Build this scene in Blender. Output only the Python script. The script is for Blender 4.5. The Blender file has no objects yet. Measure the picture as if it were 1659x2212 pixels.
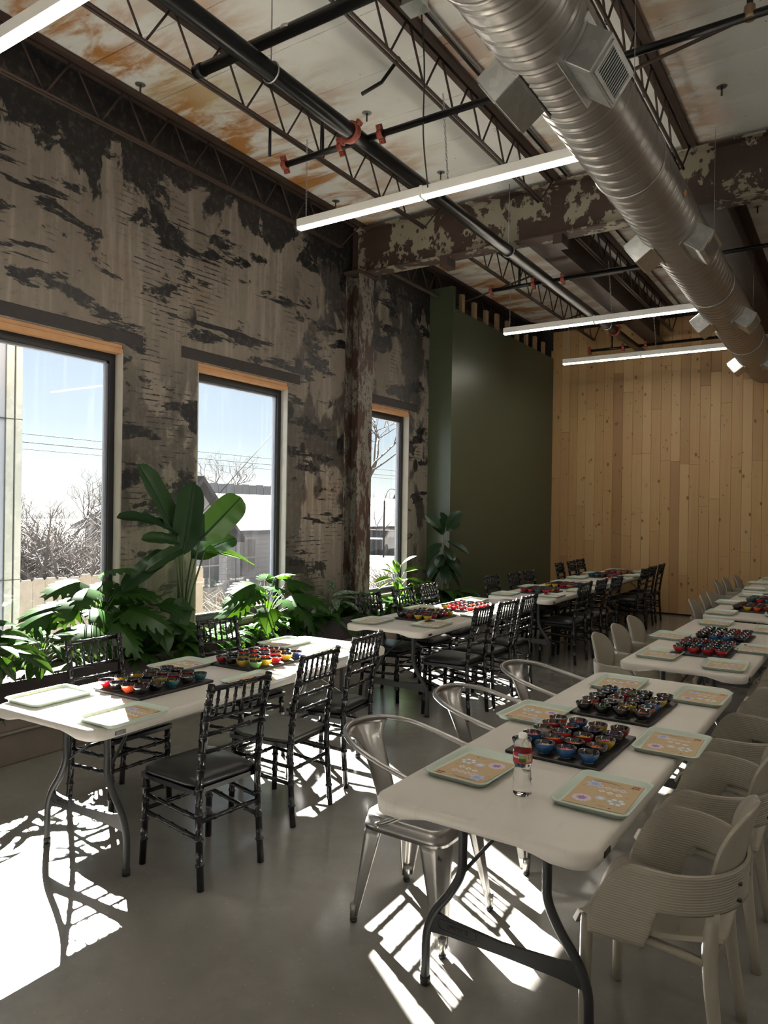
import bpy, math, random
from mathutils import Vector, Matrix, Euler
random.seed(7)
scene = bpy.context.scene
COL = scene.collection
PI = math.pi

# ------------------------------------------------------------------ camera
F_PX, YAW, PITCH, ROLL, CAM_H = 1581.56, 0.5781, 0.003, -0.01484, 1.7105
cam_d = bpy.data.cameras.new('camera')
cam = bpy.data.objects.new('camera', cam_d)
COL.objects.link(cam)
cam_d.sensor_fit = 'HORIZONTAL'
cam_d.sensor_width = 36.0
cam_d.lens = 36.0 * F_PX / 1659.0
cam_d.clip_start = 0.05
cam_d.clip_end = 400
_f = Vector((-math.sin(YAW) * math.cos(PITCH), math.cos(YAW) * math.cos(PITCH), -math.sin(PITCH)))
_r = Vector((math.cos(YAW), math.sin(YAW), 0))
_d = _f.cross(_r)
_r2 = math.cos(ROLL) * _r + math.sin(ROLL) * _d
_d2 = -math.sin(ROLL) * _r + math.cos(ROLL) * _d
_u = -_d2
cam.matrix_world = Matrix(((_r2.x, _u.x, -_f.x, 0), (_r2.y, _u.y, -_f.y, 0), (_r2.z, _u.z, -_f.z, CAM_H), (0, 0, 0, 1)))
scene.camera = cam

# ------------------------------------------------------------------ sky, sun, exposure
SUN_DIR = Vector((1.5, -1.0, -1.0)).normalized()      # the way the light travels
world = bpy.data.worlds.new('world')
scene.world = world
world.use_nodes = True
wn = world.node_tree
for n in list(wn.nodes):
    wn.nodes.remove(n)
sky = wn.nodes.new('ShaderNodeTexSky')
sky.sky_type = 'NISHITA'
sky.sun_disc = False
sky.sun_elevation = math.asin(-SUN_DIR.z)
sky.sun_rotation = math.atan2(-SUN_DIR.x, -SUN_DIR.y)
sky.air_density = 1.0
sky.dust_density = 0.2
sky.ozone_density = 1.0
bg = wn.nodes.new('ShaderNodeBackground')
bg.inputs['Strength'].default_value = SKY_STRENGTH = 0.0145
wo = wn.nodes.new('ShaderNodeOutputWorld')
hsv = wn.nodes.new('ShaderNodeHueSaturation')
hsv.inputs['Saturation'].default_value = 0.42
wn.links.new(sky.outputs['Color'], hsv.inputs['Color'])
tint = wn.nodes.new('ShaderNodeMix')
tint.data_type = 'RGBA'
tint.blend_type = 'MULTIPLY'
tint.inputs[0].default_value = 1.0
tint.inputs[7].default_value = (0.90, 0.99, 1.10, 1)
wn.links.new(hsv.outputs['Color'], tint.inputs[6])
wn.links.new(tint.outputs[2], bg.inputs['Color'])
wn.links.new(bg.outputs['Background'], wo.inputs['Surface'])
sun_d = bpy.data.lights.new('sun', 'SUN')
sun_d.energy = 30.0
sun_d.angle = 0.0093
sun_d.color = (1.0, 0.94, 0.86)
sun = bpy.data.objects.new('sun', sun_d)
sun.rotation_euler = SUN_DIR.to_track_quat('-Z', 'Y').to_euler()
sun.location = (-20, 14, 14)
COL.objects.link(sun)
vs = scene.view_settings
vs.view_transform = 'Standard'
vs.look = 'None'
vs.gamma = 1.0
vs.use_curve_mapping = False
vs.exposure = 2.6
LAMP_STRENGTH = 8.0

# ------------------------------------------------------------------ mesh builder
class B:
    def __init__(s):
        s.v = []; s.f = []; s.sm = []; s.mi = []
    def face(s, idx, smooth=False, mi=0):
        s.f.append(tuple(idx)); s.sm.append(smooth); s.mi.append(mi)
    def box(s, x0, x1, y0, y1, z0, z1, c=0.0, mi=0):
        if x0 > x1: x0, x1 = x1, x0
        if y0 > y1: y0, y1 = y1, y0
        if z0 > z1: z0, z1 = z1, z0
        b = len(s.v)
        if c <= 0:
            s.v += [(x, y, z) for z in (z0, z1) for y in (y0, y1) for x in (x0, x1)]
            for q in ((0, 2, 3, 1), (4, 5, 7, 6), (0, 1, 5, 4), (2, 6, 7, 3), (0, 4, 6, 2), (1, 3, 7, 5)):
                s.face([b + i for i in q], False, mi)
            return s
        c = min(c, .49 * (x1 - x0), .49 * (y1 - y0), .49 * (z1 - z0))
        # chamfered box : 3 verts per corner
        lo = (x0, y0, z0); hi = (x1, y1, z1); ids = {}
        for cx in (0, 1):
            for cy in (0, 1):
                for cz in (0, 1):
                    k = (cx, cy, cz)
                    for ax in range(3):
                        p = [0, 0, 0]
                        for a in range(3):
                            e = hi[a] if k[a] else lo[a]
                            p[a] = e if a == ax else e + (-c if k[a] else c)
                        ids[(k, ax)] = len(s.v); s.v.append(tuple(p))
        def q(l): s.face(l, False, mi)
        for ax in range(3):
            o = [a for a in range(3) if a != ax]
            for side in (0, 1):
                ring = []
                for (u, w) in ((0, 0), (1, 0), (1, 1), (0, 1)):
                    k = [0, 0, 0]; k[ax] = side; k[o[0]] = u; k[o[1]] = w
                    ring.append(ids[(tuple(k), ax)])
                flip = (side == 0) ^ (ax == 1)
                q(ring[::-1] if flip else ring)
        for ax in range(3):
            o = [a for a in range(3) if a != ax]
            for u in (0, 1):
                for w in (0, 1):
                    k0 = [0, 0, 0]; k0[o[0]] = u; k0[o[1]] = w; k1 = list(k0); k1[ax] = 1
                    k0 = tuple(k0); k1 = tuple(k1)
                    r = [ids[(k0, o[0])], ids[(k1, o[0])], ids[(k1, o[1])], ids[(k0, o[1])]]
                    q(r if (u ^ w) ^ (ax == 1) else r[::-1])
        for k in [(a, b_, c_) for a in (0, 1) for b_ in (0, 1) for c_ in (0, 1)]:
            r = [ids[(k, 0)], ids[(k, 1)], ids[(k, 2)]]
            q(r if sum(k) % 2 else r[::-1])
        return s
    def tube(s, pts, r, n=8, closed=False, cap=True, mi=0, smooth=True, flat=1.0):
        pts = [Vector(p) for p in pts]
        m = len(pts)
        rr = r if isinstance(r, (list, tuple)) else [r] * m
        b = len(s.v)
        t0 = (pts[1] - pts[0]).normalized()
        ref = Vector((0, 0, 1)) if abs(t0.z) < .9 else Vector((1, 0, 0))
        nrm = (ref - t0 * ref.dot(t0)).normalized()
        for i in range(m):
            if closed:
                t = (pts[(i + 1) % m] - pts[i - 1])
            else:
                t = pts[min(i + 1, m - 1)] - pts[max(i - 1, 0)]
            if t.length < 1e-9: t = t0
            t = t.normalized()
            nrm = nrm - t * nrm.dot(t)
            if nrm.length < 1e-6:
                nrm = t.orthogonal()
            nrm.normalize()
            bi = t.cross(nrm)
            for k in range(n):
                a = 2 * PI * k / n
                s.v.append(tuple(pts[i] + rr[i] * (math.cos(a) * nrm * flat + math.sin(a) * bi)))
        L = m if closed else m - 1
        for i in range(L):
            for k in range(n):
                a = b + i * n + k; a2 = b + i * n + (k + 1) % n
                c_ = b + ((i + 1) % m) * n + k; d_ = b + ((i + 1) % m) * n + (k + 1) % n
                s.face((a, a2, d_, c_), smooth, mi)
        if cap and not closed:
            s.face([b + k for k in range(n)][::-1], False, mi)
            s.face([b + (m - 1) * n + k for k in range(n)], False, mi)
        return s
    def lathe(s, prof, n=24, o=(0, 0, 0), mi=None, smooth=True, cap0=True, cap1=True):
        b = len(s.v); m = len(prof)
        for (r, z) in prof:
            for k in range(n):
                a = 2 * PI * k / n
                s.v.append((o[0] + r * math.cos(a), o[1] + r * math.sin(a), o[2] + z))
        for i in range(m - 1):
            mm = mi[i] if isinstance(mi, (list, tuple)) else (mi or 0)
            for k in range(n):
                s.face((b + i * n + k, b + i * n + (k + 1) % n, b + (i + 1) * n + (k + 1) % n, b + (i + 1) * n + k), smooth, mm)
        if cap0: s.face([b + k for k in range(n)][::-1], False, mi[0] if isinstance(mi, (list, tuple)) else (mi or 0))
        if cap1: s.face([b + (m - 1) * n + k for k in range(n)], False, mi[-1] if isinstance(mi, (list, tuple)) else (mi or 0))
        return s
    def prism(s, poly, h0, h1, axis='z', mi=0, smooth=False):
        b = len(s.v); n = len(poly)
        for h in (h0, h1):
            for (p, q) in poly:
                s.v.append({'z': (p, q, h), 'y': (p, h, q), 'x': (h, p, q)}[axis])
        s.face([b + i for i in range(n)][::-1], False, mi)
        s.face([b + n + i for i in range(n)], False, mi)
        for i in range(n):
            j = (i + 1) % n
            s.face((b + i, b + j, b + n + j, b + n + i), smooth, mi)
        return s
    def grid(s, fn, nu, nv, smooth=True, mi=0, closed_u=False, flip=False):
        b = len(s.v)
        for j in range(nv + 1):
            for i in range(nu if closed_u else nu + 1):
                s.v.append(tuple(fn(i / nu, j / nv)))
        w = nu if closed_u else nu + 1
        for j in range(nv):
            for i in range(nu):
                i2 = (i + 1) % w
                q = (b + j * w + i, b + j * w + i2, b + (j + 1) * w + i2, b + (j + 1) * w + i)
                s.face(q[::-1] if flip else q, smooth, mi)
        return s
    def shell(s, fn, nu, nv, th, mi=0):
        # solid sheet around fn(u, v)
        P = [[Vector(fn(i / nu, j / nv)) for i in range(nu + 1)] for j in range(nv + 1)]
        b = len(s.v); w = nu + 1
        N = []
        for j in range(nv + 1):
            for i in range(nu + 1):
                du = P[j][min(i + 1, nu)] - P[j][max(i - 1, 0)]
                dv = P[min(j + 1, nv)][i] - P[max(j - 1, 0)][i]
                nn = du.cross(dv)
                N.append(nn.normalized() if nn.length > 1e-10 else Vector((0, 0, 1)))
        for sg in (1, -1):
            for j in range(nv + 1):
                for i in range(nu + 1):
                    s.v.append(tuple(P[j][i] + N[j * w + i] * (sg * th / 2)))
        o = (nu + 1) * (nv + 1)
        for j in range(nv):
            for i in range(nu):
                q = (b + j * w + i, b + j * w + i + 1, b + (j + 1) * w + i + 1, b + (j + 1) * w + i)
                s.face(q, True, mi)
                s.face([x + o for x in q][::-1], True, mi)
        rim = [j * 0 + i for i in range(nu)] 
        for i in range(nu):
            for (j, fl) in ((0, 0), (nv, 1)):
                a = b + j * w + i; q = (a, a + o, a + 1 + o, a + 1)
                s.face(q[::-1] if fl else q, False, mi)
        for j in range(nv):
            for (i, fl) in ((0, 1), (nu, 0)):
                a = b + j * w + i; q = (a, a + o, a + w + o, a + w)
                s.face(q[::-1] if fl else q, False, mi)
        return s
    def sphere(s, c, r, n=8, m=6, mi=0):
        pr = [(max(1e-4, r * math.sin(PI * i / m)), -r * math.cos(PI * i / m)) for i in range(m + 1)]
        return s.lathe(pr, n, c, mi)
    def xform(s, M, start=0):
        for i in range(start, len(s.v)):
            s.v[i] = tuple(M @ Vector(s.v[i]))
        return s
    def mesh(s, name, mats):
        me = bpy.data.meshes.new(name)
        me.from_pydata(s.v, [], s.f)
        me.polygons.foreach_set('use_smooth', s.sm)
        me.polygons.foreach_set('material_index', s.mi)
        for m in (mats if isinstance(mats, (list, tuple)) else [mats]):
            me.materials.append(m)
        me.update()
        return me

def obj(name, me, parent=None, loc=None, rot=None, scale=None, label=None, kind=None):
    o = bpy.data.objects.new(name, me)
    COL.objects.link(o)
    if parent: o.parent = parent
    if loc is not None: o.location = loc
    if rot is not None: o.rotation_euler = rot
    if scale is not None: o.scale = scale if not isinstance(scale, (int, float)) else (scale,) * 3
    if label: o['label'] = label
    if kind: o['kind'] = kind
    return o

def tag(o, label, cat, group=None):
    o['label'] = label; o['category'] = cat
    if group: o['group'] = group
    return o

def thing(name, label, cat, loc=(0, 0, 0), rz=0.0, group=None):
    o = obj(name, None, None, loc, (0, 0, rz))
    o.empty_display_size = .1
    return tag(o, label, cat, group)

def struct(name, me, **k):
    return obj(name, me, kind='structure', **k)

def place(T, root):
    """T: list of (name, mesh, loc, rot, children) put under root; meshes are shared."""
    for p in T:
        o = obj(p[0], p[1], root, p[2] if len(p) > 2 else None, p[3] if len(p) > 3 else None)
        for c in (p[4] if len(p) > 4 else ()):
            obj(c[0], c[1], o, c[2] if len(c) > 2 else None, c[3] if len(c) > 3 else None)
    return root

def bez(P, n):
    """Catmull-Rom through P"""
    P = [Vector(p) for p in P]; out = []
    Q = [P[0] * 2 - P[1]] + P + [P[-1] * 2 - P[-2]]
    for i in range(1, len(Q) - 2):
        for k in range(n):
            t = k / n
            a, b_, c_, d_ = Q[i - 1], Q[i], Q[i + 1], Q[i + 2]
            out.append(.5 * ((2 * b_) + (c_ - a) * t + (2 * a - 5 * b_ + 4 * c_ - d_) * t * t + (3 * b_ - a - 3 * c_ + d_) * t ** 3))
    out.append(P[-1])
    return out

# ------------------------------------------------------------------ material builder
class G:
    def __init__(s, name):
        s.m = bpy.data.materials.new(name)
        s.m.use_nodes = True
        s.t = s.m.node_tree
        s.bs = s.t.nodes['Principled BSDF']
        s.out = s.t.nodes['Material Output']
    def n(s, typ, ins=None, **kw):
        x = s.t.nodes.new(typ)
        for k, v in kw.items(): setattr(x, k, v)
        for k, v in (ins or {}).items():
            if isinstance(v, bpy.types.NodeSocket): s.t.links.new(v, x.inputs[k])
            else: x.inputs[k].default_value = v
        return x
    def co(s, scale=(1, 1, 1), loc=(0, 0, 0), src='Object', rot=(0, 0, 0)):
        c = s.n('ShaderNodeTexCoord')
        return s.n('ShaderNodeMapping', {'Vector': c.outputs[src], 'Scale': scale, 'Location': loc, 'Rotation': rot}).outputs[0]
    def pos(s, scale=(1, 1, 1), loc=(0, 0, 0)):
        c = s.n('ShaderNodeNewGeometry')
        return s.n('ShaderNodeMapping', {'Vector': c.outputs['Position'], 'Scale': scale, 'Location': loc}).outputs[0]
    def noise(s, vec, scale=5, detail=4, rough=.55, dist=0):
        return s.n('ShaderNodeTexNoise', {'Vector': vec, 'Scale': scale, 'Detail': detail, 'Roughness': rough, 'Distortion': dist}).outputs[0]
    def voro(s, vec, scale=5, feature='F1', rnd=1.0):
        return s.n('ShaderNodeTexVoronoi', {'Vector': vec, 'Scale': scale, 'Randomness': rnd}, feature=feature)
    def ma(s, op, a, b=None, c=None, clamp=False):
        i = {0: a}
        if b is not None: i[1] = b
        if c is not None: i[2] = c
        return s.n('ShaderNodeMath', i, operation=op, use_clamp=clamp).outputs[0]
    def step(s, v, a, b):
        return s.n('ShaderNodeMapRange', {'Value': v, 'From Min': a, 'From Max': b, 'To Min': 0.0, 'To Max': 1.0}, interpolation_type='SMOOTHSTEP').outputs[0]
    def mix(s, f, a, b, blend='MIX'):
        x = s.n('ShaderNodeMix', {0: f}, data_type='RGBA', blend_type=blend)
        for i, v in ((6, a), (7, b)):
            if isinstance(v, bpy.types.NodeSocket): s.t.links.new(v, x.inputs[i])
            else: x.inputs[i].default_value = (*v, 1) if len(v) == 3 else v
        return x.outputs[2]
    def xyz(s, vec):
        return s.n('ShaderNodeSeparateXYZ', {0: vec}).outputs
    def schlick(s, f0):
        k = s.n('ShaderNodeLayerWeight', {'Blend': .5}).outputs['Facing']
        return s.ma('ADD', f0, s.ma('MULTIPLY', s.ma('POWER', k, 5.0), .9 - f0))
    def bump(s, h, strength=.3, dist=.01):
        return s.n('ShaderNodeBump', {'Height': h, 'Strength': strength, 'Distance': dist}).outputs[0]
    def set(s, **k):
        for kk, v in k.items():
            key = {'color': 'Base Color', 'rough': 'Roughness', 'metal': 'Metallic', 'normal': 'Normal', 'spec': 'Specular IOR Level', 'coat': 'Coat Weight', 'coatr': 'Coat Roughness', 'trans': 'Transmission Weight', 'ior': 'IOR', 'emit': 'Emission Color', 'estr': 'Emission Strength', 'sheen': 'Sheen Weight', 'sss': 'Subsurface Weight'}[kk]
            if isinstance(v, bpy.types.NodeSocket): s.t.links.new(v, s.bs.inputs[key])
            else: s.bs.inputs[key].default_value = (*v, 1) if isinstance(v, tuple) and len(v) == 3 else v
        return s.m

def simple(name, col, rough=.5, metal=0.0, var=.12, scale=30, bump=0.0, **k):
    g = G(name)
    v = g.noise(g.co(), scale, 3)
    c = g.mix(v, tuple(x * (1 - var) for x in col), tuple(min(1, x * (1 + var)) for x in col))
    if bump: k['normal'] = g.bump(v, bump, .003)
    return g.set(color=c, rough=rough, metal=metal, **k)

# ------------------------------------------------------------------ materials of the building
def m_wall():
    g = G('tarred_concrete')
    p = g.pos(); x, y, z = g.xyz(p)
    big = g.noise(g.pos((1, .9, 1.1)), 1.1, 5, .6)
    streak = g.noise(g.pos((1, 9, .55)), 1.6, 5, .6)
    fine = g.noise(p, 14, 6, .65)
    c = g.mix(big, (.13, .108, .09), (.25, .218, .185))
    c = g.mix(g.ma('MULTIPLY', g.step(streak, .45, .75), .65), c, (.33, .295, .255))
    c = g.mix(g.ma('MULTIPLY', g.step(fine, .5, .8), .5), c, (.075, .06, .05))
    rusty = g.noise(g.pos((1, .6, .8), (3, 1, 5)), 1.2, 4, .5)
    c = g.mix(g.ma('MULTIPLY', g.step(rusty, .6, .8), .35), c, (.2, .12, .07))
    # tar left on the wall : a ragged band under the roof, drawn-out patches, round spots, trowel lines
    rag = g.noise(g.pos((1, 1.4, .9)), 1.5, 8, .62, .4)
    band = g.step(g.ma('ADD', z, g.ma('MULTIPLY', g.ma('SUBTRACT', rag, .5), 2.6)), 4.47, 4.55)
    n1 = g.noise(g.pos((1, .95, 2.3), (0, 3.1, 1.7)), 1.55, 9, .66, .35)
    patch = g.step(n1, .55, .575)
    n2 = g.noise(g.pos((1, .55, 4.2), (0, 1.3, 4.2)), 1.25, 7, .6, .25)
    bars = g.step(n2, .61, .63)
    vo = g.voro(g.pos((1, 1.35, 1.0)), 2.1)
    pick = g.noise(g.pos((1, 1, 1), (0, 9, 2)), .9, 2)
    spot = g.ma('MULTIPLY', g.step(g.ma('ADD', vo.outputs['Distance'], g.ma('MULTIPLY', g.ma('SUBTRACT', fine, .5), .12)), .25, .21), g.step(pick, .50, .56))
    wob = g.noise(g.pos((1, .5, .5)), 3, 3)
    saw = g.ma('FRACT', g.ma('ADD', g.ma('MULTIPLY', z, 21.0), g.ma('MULTIPLY', wob, 1.1)))
    dash = g.noise(g.pos((1, 3.0, 14), (0, 5, 0)), 2.2, 5, .7)
    zone = g.noise(g.pos((1, 1.1, .75), (0, 6.5, 3.3)), 1.0, 3, .5)
    lines = g.ma('MULTIPLY', g.ma('MULTIPLY', g.step(saw, .70, .82), g.step(dash, .47, .53)), g.step(zone, .53, .60))
    sm = g.noise(g.pos((1, 1.5, .95), (0, 2.2, 8.1)), 1.25, 6, .6, .3)
    sz = g.ma('MAXIMUM', g.step(y, 5.9, 6.4), g.ma('MULTIPLY', g.step(z, 3.4, 2.6), .8))
    smear = g.ma('MULTIPLY', g.ma('MULTIPLY', g.step(sm, .49, .55), sz), .8)
    tar = g.ma('MAXIMUM', g.ma('MAXIMUM', g.ma('MAXIMUM', band, smear), patch), g.ma('MAXIMUM', g.ma('MAXIMUM', bars, spot), lines))
    thin = g.noise(g.pos((1, 3, 3)), 5, 8, .7)
    tar = g.ma('MULTIPLY', tar, g.ma('ADD', .72, g.ma('MULTIPLY', g.step(thin, .32, .52), .28)), clamp=True)
    c = g.mix(tar, c, (.009, .009, .011))
    # green-grey damp near the planters
    damp = g.ma('MULTIPLY', g.step(z, 1.5, .5), g.step(big, .4, .6))
    c = g.mix(g.ma('MULTIPLY', damp, .45), c, (.13, .125, .08))
    return g.set(color=c, rough=g.ma('SUBTRACT', .85, g.ma('MULTIPLY', tar, .4)), normal=g.bump(g.ma('ADD', fine, g.ma('MULTIPLY', tar, .5)), .35, .01))

def m_floor():
    g = G('polished_concrete')
    p = g.pos()
    a = g.noise(p, 1.3, 8, .68, .4); b = g.noise(p, 6, 6, .65); d = g.noise(g.pos((1, 1, 1), (4, 2, 0)), 2.2, 6, .7)
    c = g.mix(a, (.138, .13, .117), (.25, .241, .222))
    c = g.mix(g.ma('MULTIPLY', g.step(b, .5, .72), .35), c, (.245, .235, .215))
    c = g.mix(g.ma('MULTIPLY', g.step(d, .48, .72), .45), c, (.125, .118, .105))
    sp = g.voro(p, 26).outputs['Distance']
    c = g.mix(g.ma('MULTIPLY', g.step(sp, .09, .03), .5), c, (.45, .42, .38))
    r = g.ma('ADD', .13, g.ma('MULTIPLY', b, .17))
    return g.set(color=c, rough=r, spec=.6, coat=.25, coatr=.12, normal=g.bump(g.noise(p, 2.5, 4), .05, .01))

def m_ceiling():
    g = G('roof_deck_paint')
    p = g.pos(); x, y, z = g.xyz(p)
    a = g.noise(p, 1.3, 6, .6); f = g.noise(p, 9, 5, .65)
    c = g.mix(a, (.64, .64, .625), (.82, .82, .80))
    c = g.mix(g.ma('MULTIPLY', g.step(f, .55, .75), .3), c, (.52, .51, .48))
    # rust weeping from the joists and the wall edge
    fr = g.ma('FRACT', g.ma('DIVIDE', g.ma('ADD', x, 23.47), 1.3))
    dj = g.ma('MULTIPLY', g.ma('ABSOLUTE', g.ma('SUBTRACT', fr, .0)), 1.3)
    st = g.noise(g.pos((.8, 2.2, 1)), 1.7, 7, .65, .5)
    near = g.step(dj, .62, .05)
    wall = g.ma('MULTIPLY', g.step(x, -3.7, -4.9), 1.15)
    rust = g.ma('MULTIPLY', g.ma('MAXIMUM', g.ma('MULTIPLY', near, .75), g.ma('ADD', wall, .0)), g.step(st, .40, .60))
    c = g.mix(g.ma('MULTIPLY', rust, .9, clamp=True), c, g.mix(f, (.36, .14, .03), (.46, .24, .08)))
    yel = g.ma('MULTIPLY', g.step(g.noise(g.pos((.5, 1.2, 1), (7, 3, 0)), .8, 3), .56, .66), .5)
    c = g.mix(yel, c, (.48, .42, .25))
    pits = g.voro(p, 6).outputs['Distance']
    c = g.mix(g.ma('MULTIPLY', g.step(pits, .06, .03), .6), c, (.08, .07, .06))
    return g.set(color=c, rough=.8, normal=g.bump(f, .15, .004))

def m_peel():
    g = G('peeling_beam_paint')
    p = g.pos(); x, y, z = g.xyz(p)
    n = g.noise(g.pos((1.2, 1.2, 1.0)), 2.6, 9, .68, .3)
    v = g.ma('ADD', n, g.ma('MULTIPLY', g.noise(p, 9, 3), .12))
    k = g.step(v, .575, .59)
    sp = g.step(g.voro(g.pos((1, 1, .8)), 10).outputs['Distance'], .24, .19)
    k = g.ma('MULTIPLY', k, g.ma('SUBTRACT', 1.0, sp), clamp=True)
    br = g.mix(g.noise(p, 5, 4), (.030, .017, .013), (.075, .042, .032))
    c = g.mix(k, br, g.mix(g.noise(p, 3, 4), (.21, .19, .135), (.33, .30, .23)))
    return g.set(color=c, rough=.65, normal=g.bump(k, .5, .004))

def m_steel():
    g = G('rusty_brown_steel')
    p = g.pos()
    c = g.mix(g.noise(p, 6, 5), (.036, .025, .021), (.095, .060, .048))
    return g.set(color=c, rough=.55, metal=.25)

def m_column():
    g = G('scraped_column_steel')
    p = g.pos()
    n = g.noise(g.pos((3, 3, 1.1)), 2.5, 8, .7)
    sp = g.noise(g.pos((1, 1, .7)), 26, 4, .7)
    k = g.ma('MULTIPLY', g.step(n, .46, .52), g.step(sp, .38, .46))
    c = g.mix(k, (.055, .028, .022), (.19, .18, .155))
    return g.set(color=c, rough=.6, metal=.2)

def m_galv(name='galvanised_steel', lo=(.36, .37, .37), hi=(.58, .59, .59), rough=.33):
    g = G(name)
    p = g.co()
    v = g.voro(p, 22); n = g.noise(p, 5, 4)
    c = g.mix(g.mix(.5, v.outputs['Color'], g.n('ShaderNodeCombineColor', {0: n, 1: n, 2: n}).outputs[0]), lo, hi)
    f = g.ma('ADD', g.ma('MULTIPLY', g.xyz(v.outputs['Color'])[0], .4), g.ma('MULTIPLY', n, .6))
    c = g.mix(f, lo, hi)
    return g.set(color=c, rough=rough, metal=.9)

def m_duct():
    g = G('spiral_duct_metal')
    p = g.pos(); n = g.noise(g.pos((1, 8, 1)), 3, 5); q = g.noise(p, 2, 5)
    c = g.mix(g.ma('ADD', g.ma('MULTIPLY', n, .5), g.ma('MULTIPLY', q, .5)), (.27, .252, .238), (.49, .47, .45))
    return g.set(color=c, rough=.36, metal=.9)

def m_plank():
    g = G('knotty_pine_plank')
    oi = g.n('ShaderNodeObjectInfo').outputs['Random']
    off = g.n('ShaderNodeCombineXYZ', {0: g.ma('MULTIPLY', oi, 37.0), 1: 0.0, 2: g.ma('MULTIPLY', oi, 91.0)}).outputs[0]
    base = g.n('ShaderNodeVectorMath', {0: g.pos(), 1: off}, operation='ADD').outputs[0]
    def mp(sc): return g.n('ShaderNodeMapping', {'Vector': base, 'Scale': sc}).outputs[0]
    grain = g.noise(mp((26, 26, .9)), 1.4, 5, .6, .6)
    c = g.mix(grain, (.36, .208, .084), (.48, .305, .138))
    c = g.mix(g.step(oi, .72, .98), c, (.31, .17, .07))
    c = g.mix(g.ma('MULTIPLY', g.step(oi, .28, .02), .6), c, (.50, .34, .165))
    kv = g.voro(mp((1, 0, .62)), 5.4).outputs['Distance']
    kn = g.noise(mp((30, 30, 30)), 1, 2)
    kd = g.ma('ADD', kv, g.ma('MULTIPLY', g.ma('SUBTRACT', kn, .5), .06))
    c = g.mix(g.ma('MULTIPLY', g.step(kd, .2, .08), .35), c, (.26, .14, .055))
    c = g.mix(g.ma('MULTIPLY', g.step(kd, .11, .07), .9), c, (.11, .055, .025))
    k2 = g.voro(mp((1.2, 0, .8)), 8).outputs['Distance']
    c = g.mix(g.ma('MULTIPLY', g.step(k2, .13, .08), .9), c, (.17, .085, .035))
    return g.set(color=c, rough=.5, normal=g.bump(grain, .06, .002))

M = {}
M['wall'] = m_wall(); M['floor'] = m_floor(); M['ceil'] = m_ceiling(); M['peel'] = m_peel(); M['steel'] = m_steel()
M['column'] = m_column(); M['galv'] = m_galv(); M['duct'] = m_duct(); M['plank'] = m_plank()
M['base'] = simple('ledge_concrete', (.15, .125, .10), .85, 0, .35, 4, .3)
M['green'] = simple('dark_green_paint', (.058, .072, .042), .38, 0, .08, 3)
M['plaster'] = simple('jamb_plaster', (.36, .34, .30), .8, 0, .15, 8, .2)
M['header'] = simple('header_timber', (.50, .27, .13), .6, 0, .2, 12)
M['alu'] = simple('black_window_frame', (.012, .013, .017), .35, 0, .1, 10)
M['bead'] = simple('grey_glazing_bead', (.16, .17, .2), .4, 0, .1, 10)
M['lintel'] = simple('grey_brown_lintel_steel', (.036, .031, .031), .6, .2, .3, 5)
M['dark'] = simple('dark_back_wall', (.02, .018, .016), .8, 0, .2, 4)
M['rightwall'] = simple('painted_white_wall', (.8, .785, .76), .7, 0, .06, 2)
M['stud'] = simple('raw_timber', (.34, .23, .13), .7, 0, .2, 8)
M['blackpipe'] = simple('black_steel_pipe', (.012, .012, .013), .28, .5, .3, 6)
M['red'] = simple('red_coupling_paint', (.24, .045, .025), .42, 0, .25, 20)
M['brass'] = simple('sprinkler_brass', (.28, .19, .12), .4, .8, .2, 20)
M['housing'] = simple('white_lamp_housing', (.86, .85, .82), .5, 0, .04, 4)
M['black'] = simple('black_rubber', (.012, .012, .012), .6, 0, .1, 20)
M['planter'] = simple('dark_brown_steel_planter', (.022, .015, .015), .5, .4, .3, 6)
M['soil'] = simple('potting_soil', (.03, .02, .014), .95, 0, .5, 40, .6)
M['conduit'] = simple('painted_conduit', (.16, .14, .12), .5, .3, .2, 8)
def m_lamp():
    g = G('lamp_diffuser')
    return g.set(color=(.9, .9, .88), rough=.5, emit=(1.0, .93, .80), estr=LAMP_STRENGTH)
M['lamp'] = m_lamp()
def m_glass():
    g = G('window_glass')
    t = g.n('ShaderNodeBsdfTransparent', {'Color': (.97, .985, .985, 1)})
    gl = g.n('ShaderNodeBsdfGlossy', {'Color': (1, 1, 1, 1), 'Roughness': .01})
    dirt = g.n('ShaderNodeBsdfTranslucent', {'Color': (.9, .93, .95, 1)})
    fr = g.schlick(.03)
    sp = g.noise(g.co((1, 1, 1)), 60, 3, .6); st = g.noise(g.co((1, 9, .6)), 2, 3)
    dk = g.ma('MULTIPLY', g.ma('ADD', .35, g.ma('ADD', g.step(sp, .6, .75), g.step(st, .5, .75))), .0015)
    a = g.n('ShaderNodeMixShader', {0: dk, 1: t.outputs[0], 2: dirt.outputs[0]})
    b = g.n('ShaderNodeMixShader', {0: fr, 1: a.outputs[0], 2: gl.outputs[0]})
    g.t.links.new(b.outputs[0], g.out.inputs['Surface'])
    return g.m
M['glass'] = m_glass()

# ------------------------------------------------------------------ the room
XW, XR, YB, YF, ZC = -5.2, 4.5, -4.0, 13.1, 5.12
WIN = [(2.655, 3.935), (4.76, 6.04), (7.285, 8.565), (.53, 1.81), (-1.62, -.34)]
WZ0, WZ1 = .6, 3.06

fl = struct('floor', B().box(XW - .4, XR + .3, YB - .3, YF + .4, -.3, -.02).mesh('floor', M['dark']))
for poly in ([(XW, YB), (XR, YB), (XR, .395), (XW, 10.095)], [(XW, 10.105), (XR, .405), (XR, YF + .1), (XW, YF + .1)]):
    obj('slab', B().prism(poly, -.02, 0.0).mesh('slab', M['floor']), fl)

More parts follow.
